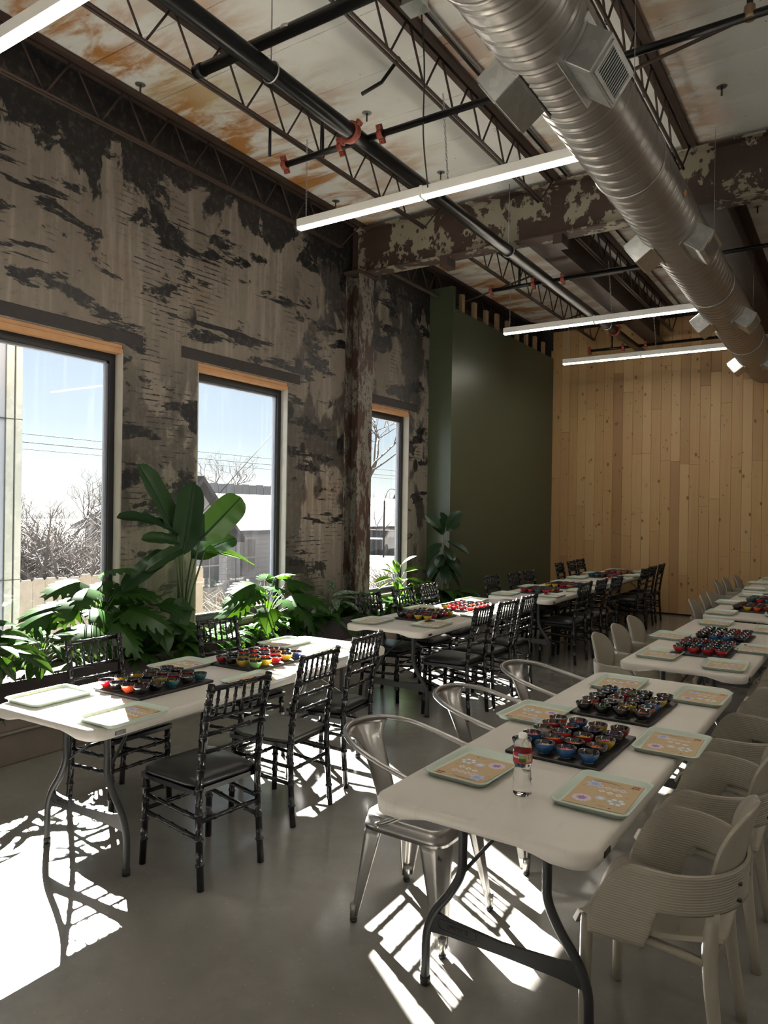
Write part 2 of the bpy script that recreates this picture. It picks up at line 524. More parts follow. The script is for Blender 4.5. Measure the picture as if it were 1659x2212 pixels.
b = B()
ys = sorted(WIN)
edges = [YB - .3]
for a, c in ys:
    edges += [a, c]
edges.append(YF + .3)
for i in range(0, len(edges), 2):
    b.box(XW - .185, XW, edges[i], edges[i + 1], -.3, 5.5)
for a, c in ys:
    b.box(XW - .185, XW, a, c, -.3, WZ0); b.box(XW - .185, XW, a, c, WZ1, 5.5)
wl = struct('wall_left', b.mesh('wall_left', M['wall']))
struct('trim_1', B().box(XW, -4.655, YB, 9.09, 0, .31, .006).mesh('trim_1', M['base']))
for a, c in ys:
    obj('lintel', B().box(XW - .05, XW + .006, a - .2, c + .2, WZ1 + .012, WZ1 + .115, .004).mesh('lintel', M['lintel']), wl)
obj('conduit_pipe', B().tube([(-4.64, 1.0, .215), (-4.64, 6.6, .215)], .013, 8).mesh('conduit_pipe', M['conduit']), wl)

for i, (a, c) in enumerate(WIN):
    fx0, fx1 = XW - .17, XW - .085
    b = B()
    w = .065
    b.box(fx0, fx1, a, a + w, WZ0, 2.985, .004); b.box(fx0, fx1, c - w, c, WZ0, 2.985, .004)
    b.box(fx0, fx1, a + w, c - w, 2.985 - w, 2.985, .004); b.box(fx0, fx1, a + w, c - w, WZ0, WZ0 + w, .004)
    wo_ = struct('window_%d' % (i + 1), b.mesh('window_frame', M['alu']))
    b = B(); q = .018
    for (y0, y1, z0, z1) in ((a + w, a + w + q, WZ0 + w, 2.92), (c - w - q, c - w, WZ0 + w, 2.92), (a + w, c - w, 2.92 - q, 2.92), (a + w, c - w, WZ0 + w, WZ0 + w + q)):
        b.box(fx0 + .02, fx1 - .02, y0, y1, z0, z1)
    obj('glazing_bead', b.mesh('glazing_bead', M['bead']), wo_)
    obj('pane', B().box(fx0 + .036, fx0 + .044, a + w - .005, c - w + .005, WZ0 + w - .005, 2.925).mesh('pane', M['glass']), wo_)
    obj('header', B().box(XW - .185, XW - .004, a, c, 2.985, 3.025).mesh('header', M['header']), wo_)
    obj('header', B().box(XW - .185, XW - .012, a, c, 3.028, WZ1).mesh('header', M['header']), wo_)
    for (y0, y1) in ((a, a + .012), (c - .012, c)):
        obj('jamb', B().box(fx1, XW + .002, y0, y1, WZ0, 2.985).mesh('jamb', M['plaster']), wo_)
    obj('sill', B().box(fx1, XW + .01, a + .012, c - .012, WZ0 - .01, WZ0 + .015).mesh('sill', M['plaster']), wo_)

# green painted bump-out
wg = struct('wall_left_green', B().box(XW, -4.83, 9.09, YF + .1, 0, 4.56).mesh('wall_left_green', M['green']))
obj('pier', B().box(XW, -4.832, 9.088, 9.17, 4.5, 4.86).mesh('pier', M['green']), wg)
obj('cavity_back', B().box(XW + .002, XW + .03, 9.2, YF, 4.56, ZC).mesh('cavity_back', M['dark']), wg)
for k in range(9):
    y = 9.5 + k * .406
    obj('stud', B().box(-4.95, -4.90, y, y + .09, 4.56, 4.86 - .02 * (k % 3)).mesh('stud', M['stud']), wg)

# far wall of upright pine planks
wf = struct('wall_far', B().box(XW - .3, XR + .3, 13.12, 13.5, -.3, 5.5).mesh('wall_far', M['dark']))
x = -4.84; k = 0; rr = random.Random(11)
PW = {}
while x < XR:
    w = rr.choice([.150, .158, .166, .172])
    if x + w > XR: w = XR - x
    cuts = [.028]
    z = .028 + rr.uniform(.5, 2.6)
    while z < 4.7:
        cuts.append(z); z += rr.uniform(1.6, 2.9)
    cuts.append(5.05)
    for z0, z1 in zip(cuts, cuts[1:]):
        dy = rr.uniform(0, .003)
        obj('plank', B().box(x + .001, x + w - .001, 13.085 + dy, 13.118, z0 + .001, z1 - .001, .0025).mesh('plank', M['plank']), wf)
    x += w
# torn edge of pine beside the green paint
b = B()
pts = [(-4.84, 0)]; rr2 = random.Random(4)
for i in range(40):
    pts.append((-4.846 - rr2.uniform(0, .03), i * .12 + .03))
pts += [(-4.84, 4.7)]
b.prism([(p, q) for p, q in pts], 13.083, 13.087, 'y')
obj('torn_edge', b.mesh('torn_edge', M['plank']), wf)

wr = struct('wall_right', B().box(XR, XR + .3, YB - .3, YF + .3, -.3, 5.5).mesh('wall_right', M['rightwall']))
struct('wall_back', B().box(XW - .3, XR + .3, YB - .3, YB, -.3, 5.5).mesh('wall_back', M['rightwall']))

# ceiling : deck panels between the joists
cl = struct('ceiling', B().box(XW - .35, XR + .3, YB - .3, YF + .4, ZC + .02, 5.6).mesh('ceiling', M['dark']))
JX = [-3.97 + 1.3 * k for k in range(-1, 7)]
xs = [XW, -3.97, -2.67, -1.37, -.07, 1.23, 2.53, XR]
for xa, xb in zip(xs, xs[1:]):
    y = YB + .17 + .03 * (xs.index(xa) % 2)
    while y < YF:
        y2 = min(y + .61, YF)
        obj('deck_panel', B().box(xa + .004, xb - .004, y + .003, y2 - .003, ZC, ZC + .02, .003).mesh('deck_panel', M['ceil']), cl)
        y += .61

# ------------------------------------------------------------------ main beam, column and the two dark beams
def ibeam_y(x, y0, y1, z0, z1, w, mat, name):
    b = B(); t = .02
    b.box(x - w / 2, x + w / 2, y0, y1, z0, z0 + t); b.box(x - w / 2, x + w / 2, y0, y1, z1 - t, z1)
    b.box(x - .008, x + .008, y0, y1, z0 + t, z1 - t)
    return b.mesh(name, mat)
bm = thing('roof_beam', 'rusty roof beam with peeling cream paint, crossing the room on the column', 'beam', (0, 0, 0))
YBM = 7.25
obj('web', B().box(-5.16, XR, YBM - .008, YBM + .008, 4.55, 5.06).mesh('web', M['peel']), bm)
obj('bottom_flange', B().box(-5.16, XR, YBM - .1, YBM + .1, 4.53, 4.55, .003).mesh('bottom_flange', M['peel']), bm)
obj('top_flange', B().box(-5.16, XR, YBM - .1, YBM + .1, 5.06, 5.08, .003).mesh('top_flange', M['peel']), bm)
obj('end_plate', B().box(-5.17, -5.155, YBM - .1, YBM + .1, 4.5, 5.08).mesh('end_plate', M['steel']), bm)
for xx in (-3.93, -2.62):
    obj('hanger_clip', B().box(xx - .05, xx + .05, YBM - .1, YBM + .1, 4.43, 4.53, .004).mesh('hanger_clip', M['steel']), bm)
c = thing('steel_column', 'scraped rusty steel column standing against the tarred wall', 'column', (-5.09, 7.21, 0))
obj('flange', B().box(-.108, -.093, -.15, .15, .31, 4.5, .003).mesh('flange', M['column']), c)
obj('flange', B().box(.080, .095, -.15, .15, .31, 4.5, .003).mesh('flange', M['column']), c)
obj('web', B().box(-.093, .080, -.008, .008, .31, 4.5).mesh('web', M['column']), c)
obj('cap_plate', B().box(-.108, .13, -.2, .2, 4.5, 4.528, .003).mesh('cap_plate', M['steel']), c)
b = B()
for k in range(60):
    z = .4 + k * .068
    b.box(-.06, -.052, -.153, -.149, z, z + .02)
obj('rivets', b.mesh('rivets', M['steel']), c)

for (xx, w, lab) in ((-2.95, .26, 'dark steel roof beam running lengthwise above the black sprinkler main'), (-1.22, .24, 'dark steel roof beam running lengthwise right of the duct, beyond the peeling beam')):
    t = thing('lengthwise_beam', lab, 'beam')
    b = B(); b.box(xx - w / 2, xx + w / 2, YBM + .1, 13.05, 4.60, 4.62, .003)
    obj('bottom_flange', b.mesh('bottom_flange', M['steel']), t)
    obj('web', B().box(xx - .01, xx + .01, YBM + .1, 13.05, 4.62, 5.08).mesh('web', M['steel']), t)
    obj('top_flange', B().box(xx - w / 2, xx + w / 2, YBM + .1, 13.05, 5.08, 5.1).mesh('top_flange', M['steel']), t)
t = thing('cross_bar_steel', 'short brown steel channel hung across under the dark lengthwise beam', 'beam')
obj('channel', B().box(-3.05, -2.40, 8.72, 8.80, 4.56, 4.62, .004).mesh('channel', M['steel']), t)

# ------------------------------------------------------------------ open-web joists
ZJ0, ZJ1 = 4.74, 5.09
jn = ['along the tarred wall', 'second from the tarred wall', 'third from the tarred wall', 'beside the round duct, fourth from the wall', 'right of the duct, fifth from the tarred wall']
jx = [-5.08, -3.97, -2.67, -1.37, -.07]
RODB = {}
def rod_mesh(dx):
    if dx not in RODB:
        RODB[dx] = B().tube([(0, 0, 0), (0, dx, ZJ1 - ZJ0 - .03)], .0085, 6).mesh('web_rod', M['steel'])
    return RODB[dx]
for i, xx in enumerate(jx):
    for bay, (y0, y1) in enumerate(((-.6, 7.05), (7.45, 13.0))):
        t = thing('roof_joist', 'open-web joist %s, %s the peeling beam' % (jn[i], ('before', 'beyond')[bay]), 'joist', group='open-web roof joists')
        for s in (-1, 1):
            obj('bottom_chord', B().tube([(xx + s * .018, y0 + .45, ZJ0), (xx + s * .018, y1 - .25, ZJ0)], .0125, 6).mesh('bottom_chord', M['steel']), t)
            obj('top_chord', B().box(xx + s * .012, xx + s * .06, y0, y1 + .2, ZJ1 - .012, ZJ1 + .025).mesh('top_chord', M['steel']), t)
        n = int((y1 - y0 - .7) / .47); y = y0 + .45
        for k in range(n):
            obj('web_rod', rod_mesh(.2), t, (xx, y + k * .47, ZJ0 + .01))
            obj('web_rod', rod_mesh(-.2), t, (xx, y + k * .47 + .45, ZJ0 + .01))
        obj('web_rod', B().tube([(xx, y1 - .25, ZJ0 + .01), (xx, y1 + .1, ZJ1)], .0085, 6).mesh('web_rod', M['steel']), t)
    
# diagonal bridging bars
for (p, q, lab) in (((-1.35, 5.1, ZJ0), (-.1, 5.35, ZJ1), 'brown diagonal brace bar right of the duct, from joist to joist'),
                    ((-5.05, 9.6, ZJ0), (-3.97, 9.9, ZJ1), 'brown diagonal brace bar over the green wall, nearer'),
                    ((-5.05, 11.9, ZJ0 + .01), (-3.97, 12.2, ZJ1), 'brown diagonal brace bar over the green wall, farther'),
                    ((-3.97, 11.9, ZJ0), (-5.05, 12.3, ZJ1), 'brown brace bar crossing the farther diagonal by the pine wall'),
                    ((-2.67, 9.3, ZJ0 + .02), (-1.4, 9.6, ZJ0 + .02), 'brown level brace bar between third and fourth joists')):
    tag(obj('brace_bar', B().tube([p, q], .014, 6).mesh('brace_bar', M['steel'])), lab, 'brace')

# ------------------------------------------------------------------ spiral duct
DX, DZ, DR = -1.33, 4.05, .232
t = thing('spiral_duct', 'large round galvanised spiral duct hanging along the ceiling', 'duct', (DX, 0, DZ))
PITCH_D, NS, NU = .125, 12, 48
prof = [-.004, .0035, .0035, -.003, .0, .0009, .0, .0010, .0, .0009, .0, -.001]
b = B(); rows = []
NT = int((13.05 + .4) / PITCH_D) * NS
for j in range(NT + 1):
    r = DR + prof[j % NS]
    base = -.4 + j * PITCH_D / NS
    row = []
    for k in range(NU + 1):
        a = 2 * PI * k / NU
        yy = min(13.08, base + PITCH_D * k / NU)
        row.append(len(b.v)); b.v.append((r * math.cos(a), yy, r * math.sin(a)))
    rows.append(row)
for j in range(NT):
    for k in range(NU):
        b.face((rows[j][k], rows[j + 1][k], rows[j + 1][k + 1], rows[j][k + 1]), True)
obj('tube', b.mesh('tube', M['duct']), t)
for yy in (2.75, 4.95, 8.0, 10.6):
    b = B(); b.tube([((DR + .004) * math.cos(2 * PI * k / 40), yy, (DR + .004) * math.sin(2 * PI * k / 40)) for k in range(40)], .008, 6, closed=True)
    obj('joint_band', b.mesh('joint_band', M['duct']), t)
slm = B().box(-.003, .003, -.0035, .0035, -.06, .06).mesh('slat', M['galv'])
for yy in (3.55, 6.3, 9.05, 11.8):
    for s in (-1, 1):
        # local +X points out of the duct
        bb = B(); L, H, x0, x1 = .185, .092, .18, .365
        bb.box(x0, x1, -L, L, -H, H, .004)
        me = bb.mesh('register_box', M['galv'])
        rg = obj('register_box', me, t, (0, yy, 0), (0, math.radians(36 if s > 0 else 180 - 36), 0))
        obj('flange', B().box(.205, .215, -L - .04, L + .04, -H - .03, H + .03).mesh('flange', M['galv']), rg)
        obj('grille_back', B().box(x1 - .001, x1 + .002, -.14, .14, -.06, .06).mesh('grille_back', M['black']), rg)
        for (y0, y1, z0, z1) in ((-.16, -.14, -.078, .078), (.14, .16, -.078, .078), (-.14, .14, .06, .078), (-.14, .14, -.078, -.06)):
            obj('grille_frame', B().box(x1 - .001, x1 + .007, y0, y1, z0, z1).mesh('grille_frame', M['galv']), rg)
        for k in range(13):
            obj('slat', slm, rg, (x1 + .004, -.13 + k * .0217, 0))
for (yy, a0) in ((5.55, -.12), (8.7, -1.9)):
    obj('tape_scrap', B().grid(lambda u, v: ((DR + .0065) * math.cos(a0 + .22 * (u - .5)), yy + .07 * (v - .5) + .05 * u, (DR + .0065) * math.sin(a0 + .22 * (u - .5))), 4, 2).mesh('tape_scrap', M['header']), t, label='scrap of orange tape')
for yy in (1.6, 4.3, 7.0, 9.8, 12.4):
    obj('hanger_wire', B().tube([(.2, yy, .12), (.2, yy, ZC - DZ)], .002, 4).mesh('hanger_wire', M['galv']), t)

# ------------------------------------------------------------------ sprinkler pipes
PX, PZ, PR = -3.12, 4.425, .058
t = thing('sprinkler_main', 'thick black steel sprinkler main pipe running lengthwise under the joists', 'pipe')
obj('pipe', B().tube([(PX, -.4, PZ), (PX, 4.3, PZ), (PX, 12.85, PZ)], PR, 20).mesh('pipe', M['blackpipe']), t)
def coupling(cx, cy, cz, r, axis='y', w=.05):
    b = B()
    P = [(r * 1.02, -w / 2), (r * 1.28, -w / 2), (r * 1.38, -w * .2), (r * 1.38, w * .2), (r * 1.28, w / 2), (r * 1.02, w / 2)]
    b.lathe(P, 18, cap0=False, cap1=False)
    for s in (-1, 1):
        b.box(s * r * 1.2, s * (r * 1.2 + .035), -.018, .018, -w * .45, w * .45, .004)
        b.tube([(s * (r * 1.2 + .02), -.035, 0), (s * (r * 1.2 + .02), .035, 0)], .006, 6)
    R = Matrix.Rotation(math.radians(90), 4, 'X') if axis == 'y' else (Matrix.Rotation(math.radians(90), 4, 'Y') @ Matrix.Rotation(.5, 4, 'Z'))
    if axis == 'y': R = R @ Matrix.Rotation(.6, 4, 'Z')
    b.xform(Matrix.Translation((cx, cy, cz)) @ R)
    return b.mesh('coupling', M['red'])
for yy in (4.27, 11.0): obj('coupling', coupling(PX, yy, PZ, PR), t)
for yy in (3.42, 7.08, 10.6):
    h_ = obj('pipe_hanger', B().tube([(PX + (PR + .006) * math.cos(a), yy, PZ + (PR + .006) * math.sin(a)) for a in [2 * PI * k / 24 for k in range(24)]], .006, 6, closed=True).mesh('pipe_hanger', M['galv']), t)
    obj('rod', B().tube([(PX, yy, PZ + PR), (PX, yy, ZC)], .005, 6).mesh('rod', M['galv']), h_)
for yy, nm in ((4.42, 'nearest'), (8.28, 'middle'), (12.2, 'farthest')):
    t = thing('sprinkler_branch', 'thin black sprinkler branch pipe with red couplings, %s of three across the main' % nm, 'pipe', group='sprinkler branches')
    z = PZ + .01
    obj('pipe', B().tube([(-3.86, yy, z), (PX - .05, yy, z)], .024, 12).mesh('pipe', M['blackpipe']), t)
    obj('pipe', B().tube([(PX + .05, yy, z), (3.0, yy, z)], .024, 12).mesh('pipe', M['blackpipe']), t)
    for xx in (-3.87, PX - .2, PX + .16): obj('coupling', coupling(xx, yy, z, .026, 'x', .045), t)
    u = obj('upright', B().tube([(-3.5, yy, z + .02), (-3.5, yy, z + .26)], .016, 10).mesh('upright', M['blackpipe']), t)
    b = B(); b.tube([(-3.5, yy, z + .26), (-3.5, yy, z + .3)], .011, 8); b.lathe([(.004, .335), (.022, .338), (.024, .342)], 10, (-3.5, yy, z))
    for s in (-1, 1): b.tube([(-3.5 + s * .008, yy, z + .3), (-3.5 + s * .018, yy, z + .318), (-3.5, yy, z + .337)], .002, 4)
    obj('sprinkler_head', b.mesh('sprinkler_head', M['brass']), u)
    u = obj('upright', B().tube([(-.55, yy, z + .02), (-.55, yy, z + .26)], .016, 10).mesh('upright', M['blackpipe']), t)
    obj('tee', B().lathe([(.03, -.02), (.032, .0), (.03, .05), (.022, .06)], 12, (-.55, yy, z)).mesh('tee', M['brass']), u)
t = thing('cross_main', 'black feed pipe crossing above the sprinkler main near the first light', 'pipe')
obj('pipe', B().tube([(-3.72, 3.38, 4.60), (3.0, 3.38, 4.60)], .04, 16).mesh('pipe', M['blackpipe']), t)
obj('cap', B().tube([(-3.75, 3.38, 4.60), (-3.68, 3.38, 4.60)], .044, 16).mesh('cap', M['blackpipe']), t)
obj('strap', B().tube([(-2.95, 3.38, 4.60 + .046 * 0), (-2.95, 3.38, 4.62)], .05, 16).mesh('strap', M['galv']), t)
tag(obj('drop_stub', B().tube([(-3.97, 4.35, 4.72), (-3.97, 4.35, 4.50)], .012, 8).mesh('drop_stub', M['blackpipe'])), 'short black stub pipe hanging from second joist near rust stain', 'pipe')
tag(obj('drop_stub', B().tube([(-2.67, 4.2, 4.78), (-2.78, 4.15, 4.62), (-2.87, 4.05, 4.52)], .013, 8).mesh('drop_stub', M['blackpipe'])), 'bent brown stub pipe hanging from the third joist', 'pipe')

# electrical run beside the third joist
t = thing('electrical_conduit', 'thin grey conduit with metal junction boxes along the third joist', 'conduit')
for k, xx in enumerate((-2.53, -2.495)):
    obj('conduit_pipe', B().tube([(xx, 0, ZC - .03), (xx, YBM - .12, ZC - .03)], .0115, 8).mesh('conduit_pipe', M['galv' if k else 'blackpipe']), t)
obj('conduit_pipe', B().tube([(-2.5, YBM + .15, ZC - .03), (-2.5, 12.6, ZC - .03)], .0115, 8).mesh('conduit_pipe', M['blackpipe']), t)
for yy in (4.12, 7.9, 10.0):
    bx_ = obj('junction_box', B().box(-2.57, -2.44, yy - .065, yy + .065, ZC - .11, ZC, .003).mesh('junction_box', M['galv']), t)
    obj('cover_plate', B().box(-2.58, -2.43, yy - .073, yy + .073, ZC - .115, ZC - .11).mesh('cover_plate', M['galv']), bx_)
tag(obj('lamp_cable', B().tube(bez([(-2.5, 4.2, ZC - .1), (-2.52, 4.28, 4.7), (-2.62, 4.45, 4.35), (-2.7, 4.66, 4.08)], 8), .006, 6).mesh('lamp_cable', M['black'])), 'black power cable dropping from the junction box to the nearest full light', 'cable')

# round washers bolted to the deck
fast = [(-4.93, 3.86), (-3.61, 5.17), (-3.6, 6.47), (-4.92, 6.47), (-.98, 6.33), (-1.01, 9.0), (-4.6, 8.6), (-4.5, 10.2)]
fl_ = ['near the first rust stain by the wall', 'right of the sprinkler main', 'above the left half of the long light', 'in the corner before the peeling beam', 'right of the duct before the peeling beam', 'right of the duct beyond the peeling beam', 'over the green wall, nearer', 'over the green wall, farther']
wm = B().lathe([(.04, -.004), (.042, -.002), (.042, 0)], 20).mesh('washer', M['galv'])
bm_ = B().tube([(0, 0, 0), (0, 0, -.07)], .008, 6).mesh('bolt', M['steel'])
for (xx, yy), nm in zip(fast, fl_):
    o = tag(obj('deck_washer', wm, None, (xx, yy, ZC)), 'round metal deck washer with bolt %s' % nm, 'washer', 'deck washers')
    obj('bolt', bm_, o, (0, 0, -.004))

# ------------------------------------------------------------------ linear lights on chains
def chain_mesh(p, q):
    p, q = Vector(p), Vector(q); d = q - p; n = int(d.length / .024); b = B()
    for k in range(n):
        st = len(b.v)
        w = .007
        b.tube([(w * math.cos(a), 0, .016 * math.sin(a)) for a in [2 * PI * i / 8 for i in range(8)]], .0022, 4, closed=True)
        R = d.to_track_quat('Z', 'X').to_matrix().to_4x4() @ Matrix.Rotation((k % 2) * PI / 2, 4, 'Z')
        b.xform(Matrix.Translation(p + d * ((k + .5) / n)) @ R, st)
    return b.mesh('chain', M['galv'])
ZL = 4.02
lx0, lx1 = -3.95, -1.565
xm = (lx0 + lx1) / 2
for (yy, nm) in ((2.03, 'cut off by the top left corner of the view'), (4.69, 'in front of the peeling beam'), (8.86, 'beyond the peeling beam, middle of three'), (11.12, 'nearest the pine wall')):
    t = thing('linear_light', 'long white linear pendant light %s' % nm, 'light', (0, yy, ZL), group='linear pendant lights')
    for (xa, xb) in ((lx0, xm - .003), (xm + .003, lx1)):
        h_ = obj('housing', B().box(xa, xb, -.03, .03, .014, .085, .004).mesh('housing', M['housing']), t)
        obj('diffuser', B().box(xa + .006, xb - .006, -.026, .026, 0, .014, .003).mesh('diffuser', M['lamp']), h_)
    obj('joint_clip', B().box(xm - .012, xm + .012, -.038, .038, -.003, .088, .002).mesh('joint_clip', M['housing']), t)
    for xx, tx in ((-3.87, -3.87), (-2.55, -2.6)):
        obj('chain', chain_mesh((xx, 0, .085), (tx, 0 if xx < -3 else 0, .73)), t)
# unseen copies of the lights, added as fill over the right half of the room
for yy, nm in ((2.03, 'nearest'), (4.69, 'middle'), (8.86, 'farthest')):
    t = thing('linear_light', 'added unseen fill light on the right half of the room, %s of three' % nm, 'light', (4.9, yy, ZL), group='added fill lights on the right')
    for (xa, xb) in ((lx0, xm - .003), (xm + .003, lx1)):
        h_ = obj('housing', B().box(xa, xb, -.03, .03, .014, .085, .004).mesh('housing', M['housing']), t)
        obj('diffuser', B().box(xa + .006, xb - .006, -.026, .026, 0, .014, .003).mesh('diffuser', M['lamp']), h_)
    for xx in (-3.87, -1.65): obj('chain', chain_mesh((xx, 0, .085), (xx, 0, .73)), t)

tag(obj('wall_plaque', B().box(XW, XW + .012, 6.11, 6.24, 1.085, 1.15, .002).mesh('wall_plaque', M['black'])), 'small black plaque on the tarred wall beside the middle window', 'plaque')

# ------------------------------------------------------------------ furniture materials
def m_table():
    g = G('scuffed_white_plastic')
    p = g.pos()
    a = g.noise(p, 3, 6, .65); s = g.noise(g.pos((14, 2, 1)), 2, 6, .7); f = g.noise(p, 40, 3)
    c = g.mix(a, (.50, .465, .42), (.62, .59, .55))
    c = g.mix(g.ma('MULTIPLY', g.step(s, .56, .75), .35), c, (.42, .37, .31))
    return g.set(color=c, rough=.42, normal=g.bump(f, .06, .001))
M['table'] = m_table()
M['leg'] = simple('grey_powder_coat', (.030, .032, .034), .42, .3, .15, 20)
M['lacquer'] = simple('black_lacquer', (.0075, .0075, .009), .18, 0, .2, 10, coat=.12, coatr=.1, spec=.35)
M['vinyl'] = simple('black_vinyl', (.010, .010, .011), .36, 0, .1, 60, .1, spec=.35)
M['ply'] = simple('worn_black_ply', (.022, .02, .018), .33, 0, .4, 9)
M['tolix'] = simple('brushed_gunmetal', (.36, .35, .34), .3, .95, .12, 12)
M['beige'] = simple('beige_plastic', (.275, .248, .20), .42, 0, .04, 30)
def m_rib():
    g = G('ribbed_beige_plastic')
    z = g.xyz(g.co())[2]
    w = g.ma('SINE', g.ma('MULTIPLY', z, 2 * PI / .0085))
    return g.set(color=(.275, .248, .20), rough=.45, normal=g.bump(w, .5, .0012))
M['ribbed'] = m_rib()
M['tray'] = simple('mint_tray_plastic', (.46, .545, .475), .3, 0, .03, 20)
M['kraft'] = simple('kraft_card', (.49, .36, .215), .8, 0, .06, 60)
M['slate'] = simple('black_slate', (.012, .012, .013), .45, 0, .4, 30, .3)
M['ink'] = simple('dark_print', (.09, .075, .06), .8, 0, .05, 20)
M['pr_blue'] = simple('pale_blue_print', (.46, .50, .66), .8, 0, .08, 200)
M['pr_deep'] = simple('blue_print', (.30, .37, .60), .8, 0, .08, 200)
M['pr_lil'] = simple('lilac_print', (.60, .51, .60), .8, 0, .1, 200)
M['pr_pur'] = simple('purple_print', (.30, .19, .40), .8, 0, .1, 200)
M['pr_sage'] = simple('grey_blue_print', (.36, .40, .40), .8, 0, .08, 200)
M['pr_white'] = simple('white_print', (.70, .66, .62), .8, 0, .05, 200)
M['pr_red'] = simple('red_print', (.50, .05, .04), .8, 0, .05, 200)
M['clip'] = simple('black_clip', (.01, .01, .01), .4, 0, .1, 20)

# ------------------------------------------------------------------ folding table (near end centre at origin, runs along +Y)
TW, TL, TZ = .765, 2.44, .74
def rrect(w, l, r, n=6):
    out = []
    for (cx, cy, a0) in ((w / 2 - r, l / 2 - r, 0), (-w / 2 + r, l / 2 - r, 90), (-w / 2 + r, -l / 2 + r, 180), (w / 2 - r, -l / 2 + r, 270)):
        for k in range(n + 1):
            a = math.radians(a0 + 90 * k / n)
            out.append((cx + r * math.cos(a), cy + r * math.sin(a)))
    return out
def dens(poly, maxl=.06):
    out = []
    for i, p in enumerate(poly):
        q = poly[(i + 1) % len(poly)]
        n = max(1, int(math.hypot(q[0] - p[0], q[1] - p[1]) / maxl))
        for k in range(n):
            out.append((p[0] + (q[0] - p[0]) * k / n, p[1] + (q[1] - p[1]) * k / n))
    return out
def loops(b, rings, cap_top=True, cap_bot=True, mi=0, smooth=True):
    s0 = len(b.v); n = len(rings[0])
    for r in rings: b.v += r
    for i in range(len(rings) - 1):
        for k in range(n):
            k2 = (k + 1) % n
            b.face((s0 + i * n + k, s0 + (i + 1) * n + k, s0 + (i + 1) * n + k2, s0 + i * n + k2), smooth, mi)
    if cap_top: b.face([s0 + k for k in range(n)], False, mi)
    if cap_bot: b.face([s0 + (len(rings) - 1) * n + k for k in range(n)][::-1], False, mi)
def table_top():
    b = B()
    base = dens(rrect(TW, TL, .07), .05)
    def ring(ins, z, notch=False):
        sx = (TW / 2 - ins) / (TW / 2); sy = (TL / 2 - ins) / (TL / 2)
        out = []
        for (x, y) in base:
            zz = z
            if notch:
                e = 0
                if abs(y) > TL / 2 - .01: e = max(0, min(1, (.24 - abs(x)) / .06))
                zz = z + .022 * e * e * (3 - 2 * e)
            out.append((x * sx, y * sy + TL / 2, zz))
        return out
    loops(b, [ring(.016, TZ), ring(.009, TZ - .001), ring(.003, TZ - .005), ring(.0, TZ - .012), ring(0, TZ - .030), ring(.003, TZ - .052, True), ring(.012, TZ - .054, True), ring(.014, TZ - .028)])
    return b.mesh('table_top', M['table'])
def table_leg(s):
    P = bez([(s * .155, 0, .70), (s * .155, 0, .52), (s * .160, 0, .44), (s * .20, 0, .36), (s * .265, 0, .27), (s * .295, 0, .19), (s * .30, 0, .10), (s * .30, 0, .012)], 5)
    return B().tube(P, .0165, 10).mesh('leg', M['leg'])
def cross_plate():
    b = B()
    top = [(-.262, .275), (-.2, .262), (0, .25), (.2, .262), (.262, .275)]
    bot = [(.293, .195), (.2, .205), (0, .208), (-.2, .205), (-.293, .195)]
    b.prism(top + bot, -.007, .007, 'y')
    return b.mesh('cross_plate', M['leg'])
tt = table_top(); tl = [table_leg(-1), table_leg(1)]; cp = cross_plate()
ft = B().tube([(0, 0, 0), (0, 0, .03)], .0195, 10).mesh('foot_cap', M['black'])
br = B().tube([(-.155, 0, .44), (0, .33, .68)], .0085, 6, flat=.6).mesh('brace', M['leg'])
br2 = B().tube([(.155, 0, .44), (0, .33, .68)], .0085, 6, flat=.6).mesh('brace', M['leg'])
rail = B().box(-.012, .012, .14, TL - .14, .668, .692).mesh('side_rail', M['leg'])
hb = B().tube([(-.33, .33, .69), (.33, .33, .69)], .011, 8).mesh('hinge_bar', M['leg'])
topbar = B().tube([(-.17, 0, .695), (.17, 0, .695)], .012, 8).mesh('top_bar', M['leg'])
clipm = B().box(-.002, .003, -.028, .028, -.009, .009, .001).mesh('corner_clip', M['clip'])
def text_mesh(txt, size, depth, name, mat):
    cu = bpy.data.curves.new(name, 'FONT'); cu.body = txt; cu.size = size; cu.extrude = depth; cu.align_x = 'CENTER'; cu.align_y = 'CENTER'; cu.resolution_u = 2
    o = bpy.data.objects.new(name, cu); COL.objects.link(o)
    dg = bpy.context.evaluated_depsgraph_get()
    me = bpy.data.meshes.new_from_object(o.evaluated_get(dg)); me.name = name
    bpy.data.objects.remove(o); me.materials.clear(); me.materials.append(mat)
    return me
logo = text_mesh('LIFETIME', .032, .0008, 'embossed_name', M['table'])
logo2 = text_mesh('LIFETIME', .022, .0012, 'embossed_name', M['leg'])
def rr_ring(w, l, r, t, name, mat):
    b = B(); b.tube([(p[0], p[1], 0) for p in rrect(w, l, r, 4)], t, 4, closed=True); return b.mesh(name, mat)
ov = rr_ring(.15, .035, .017, .0015, 'name_frame', M['leg'])

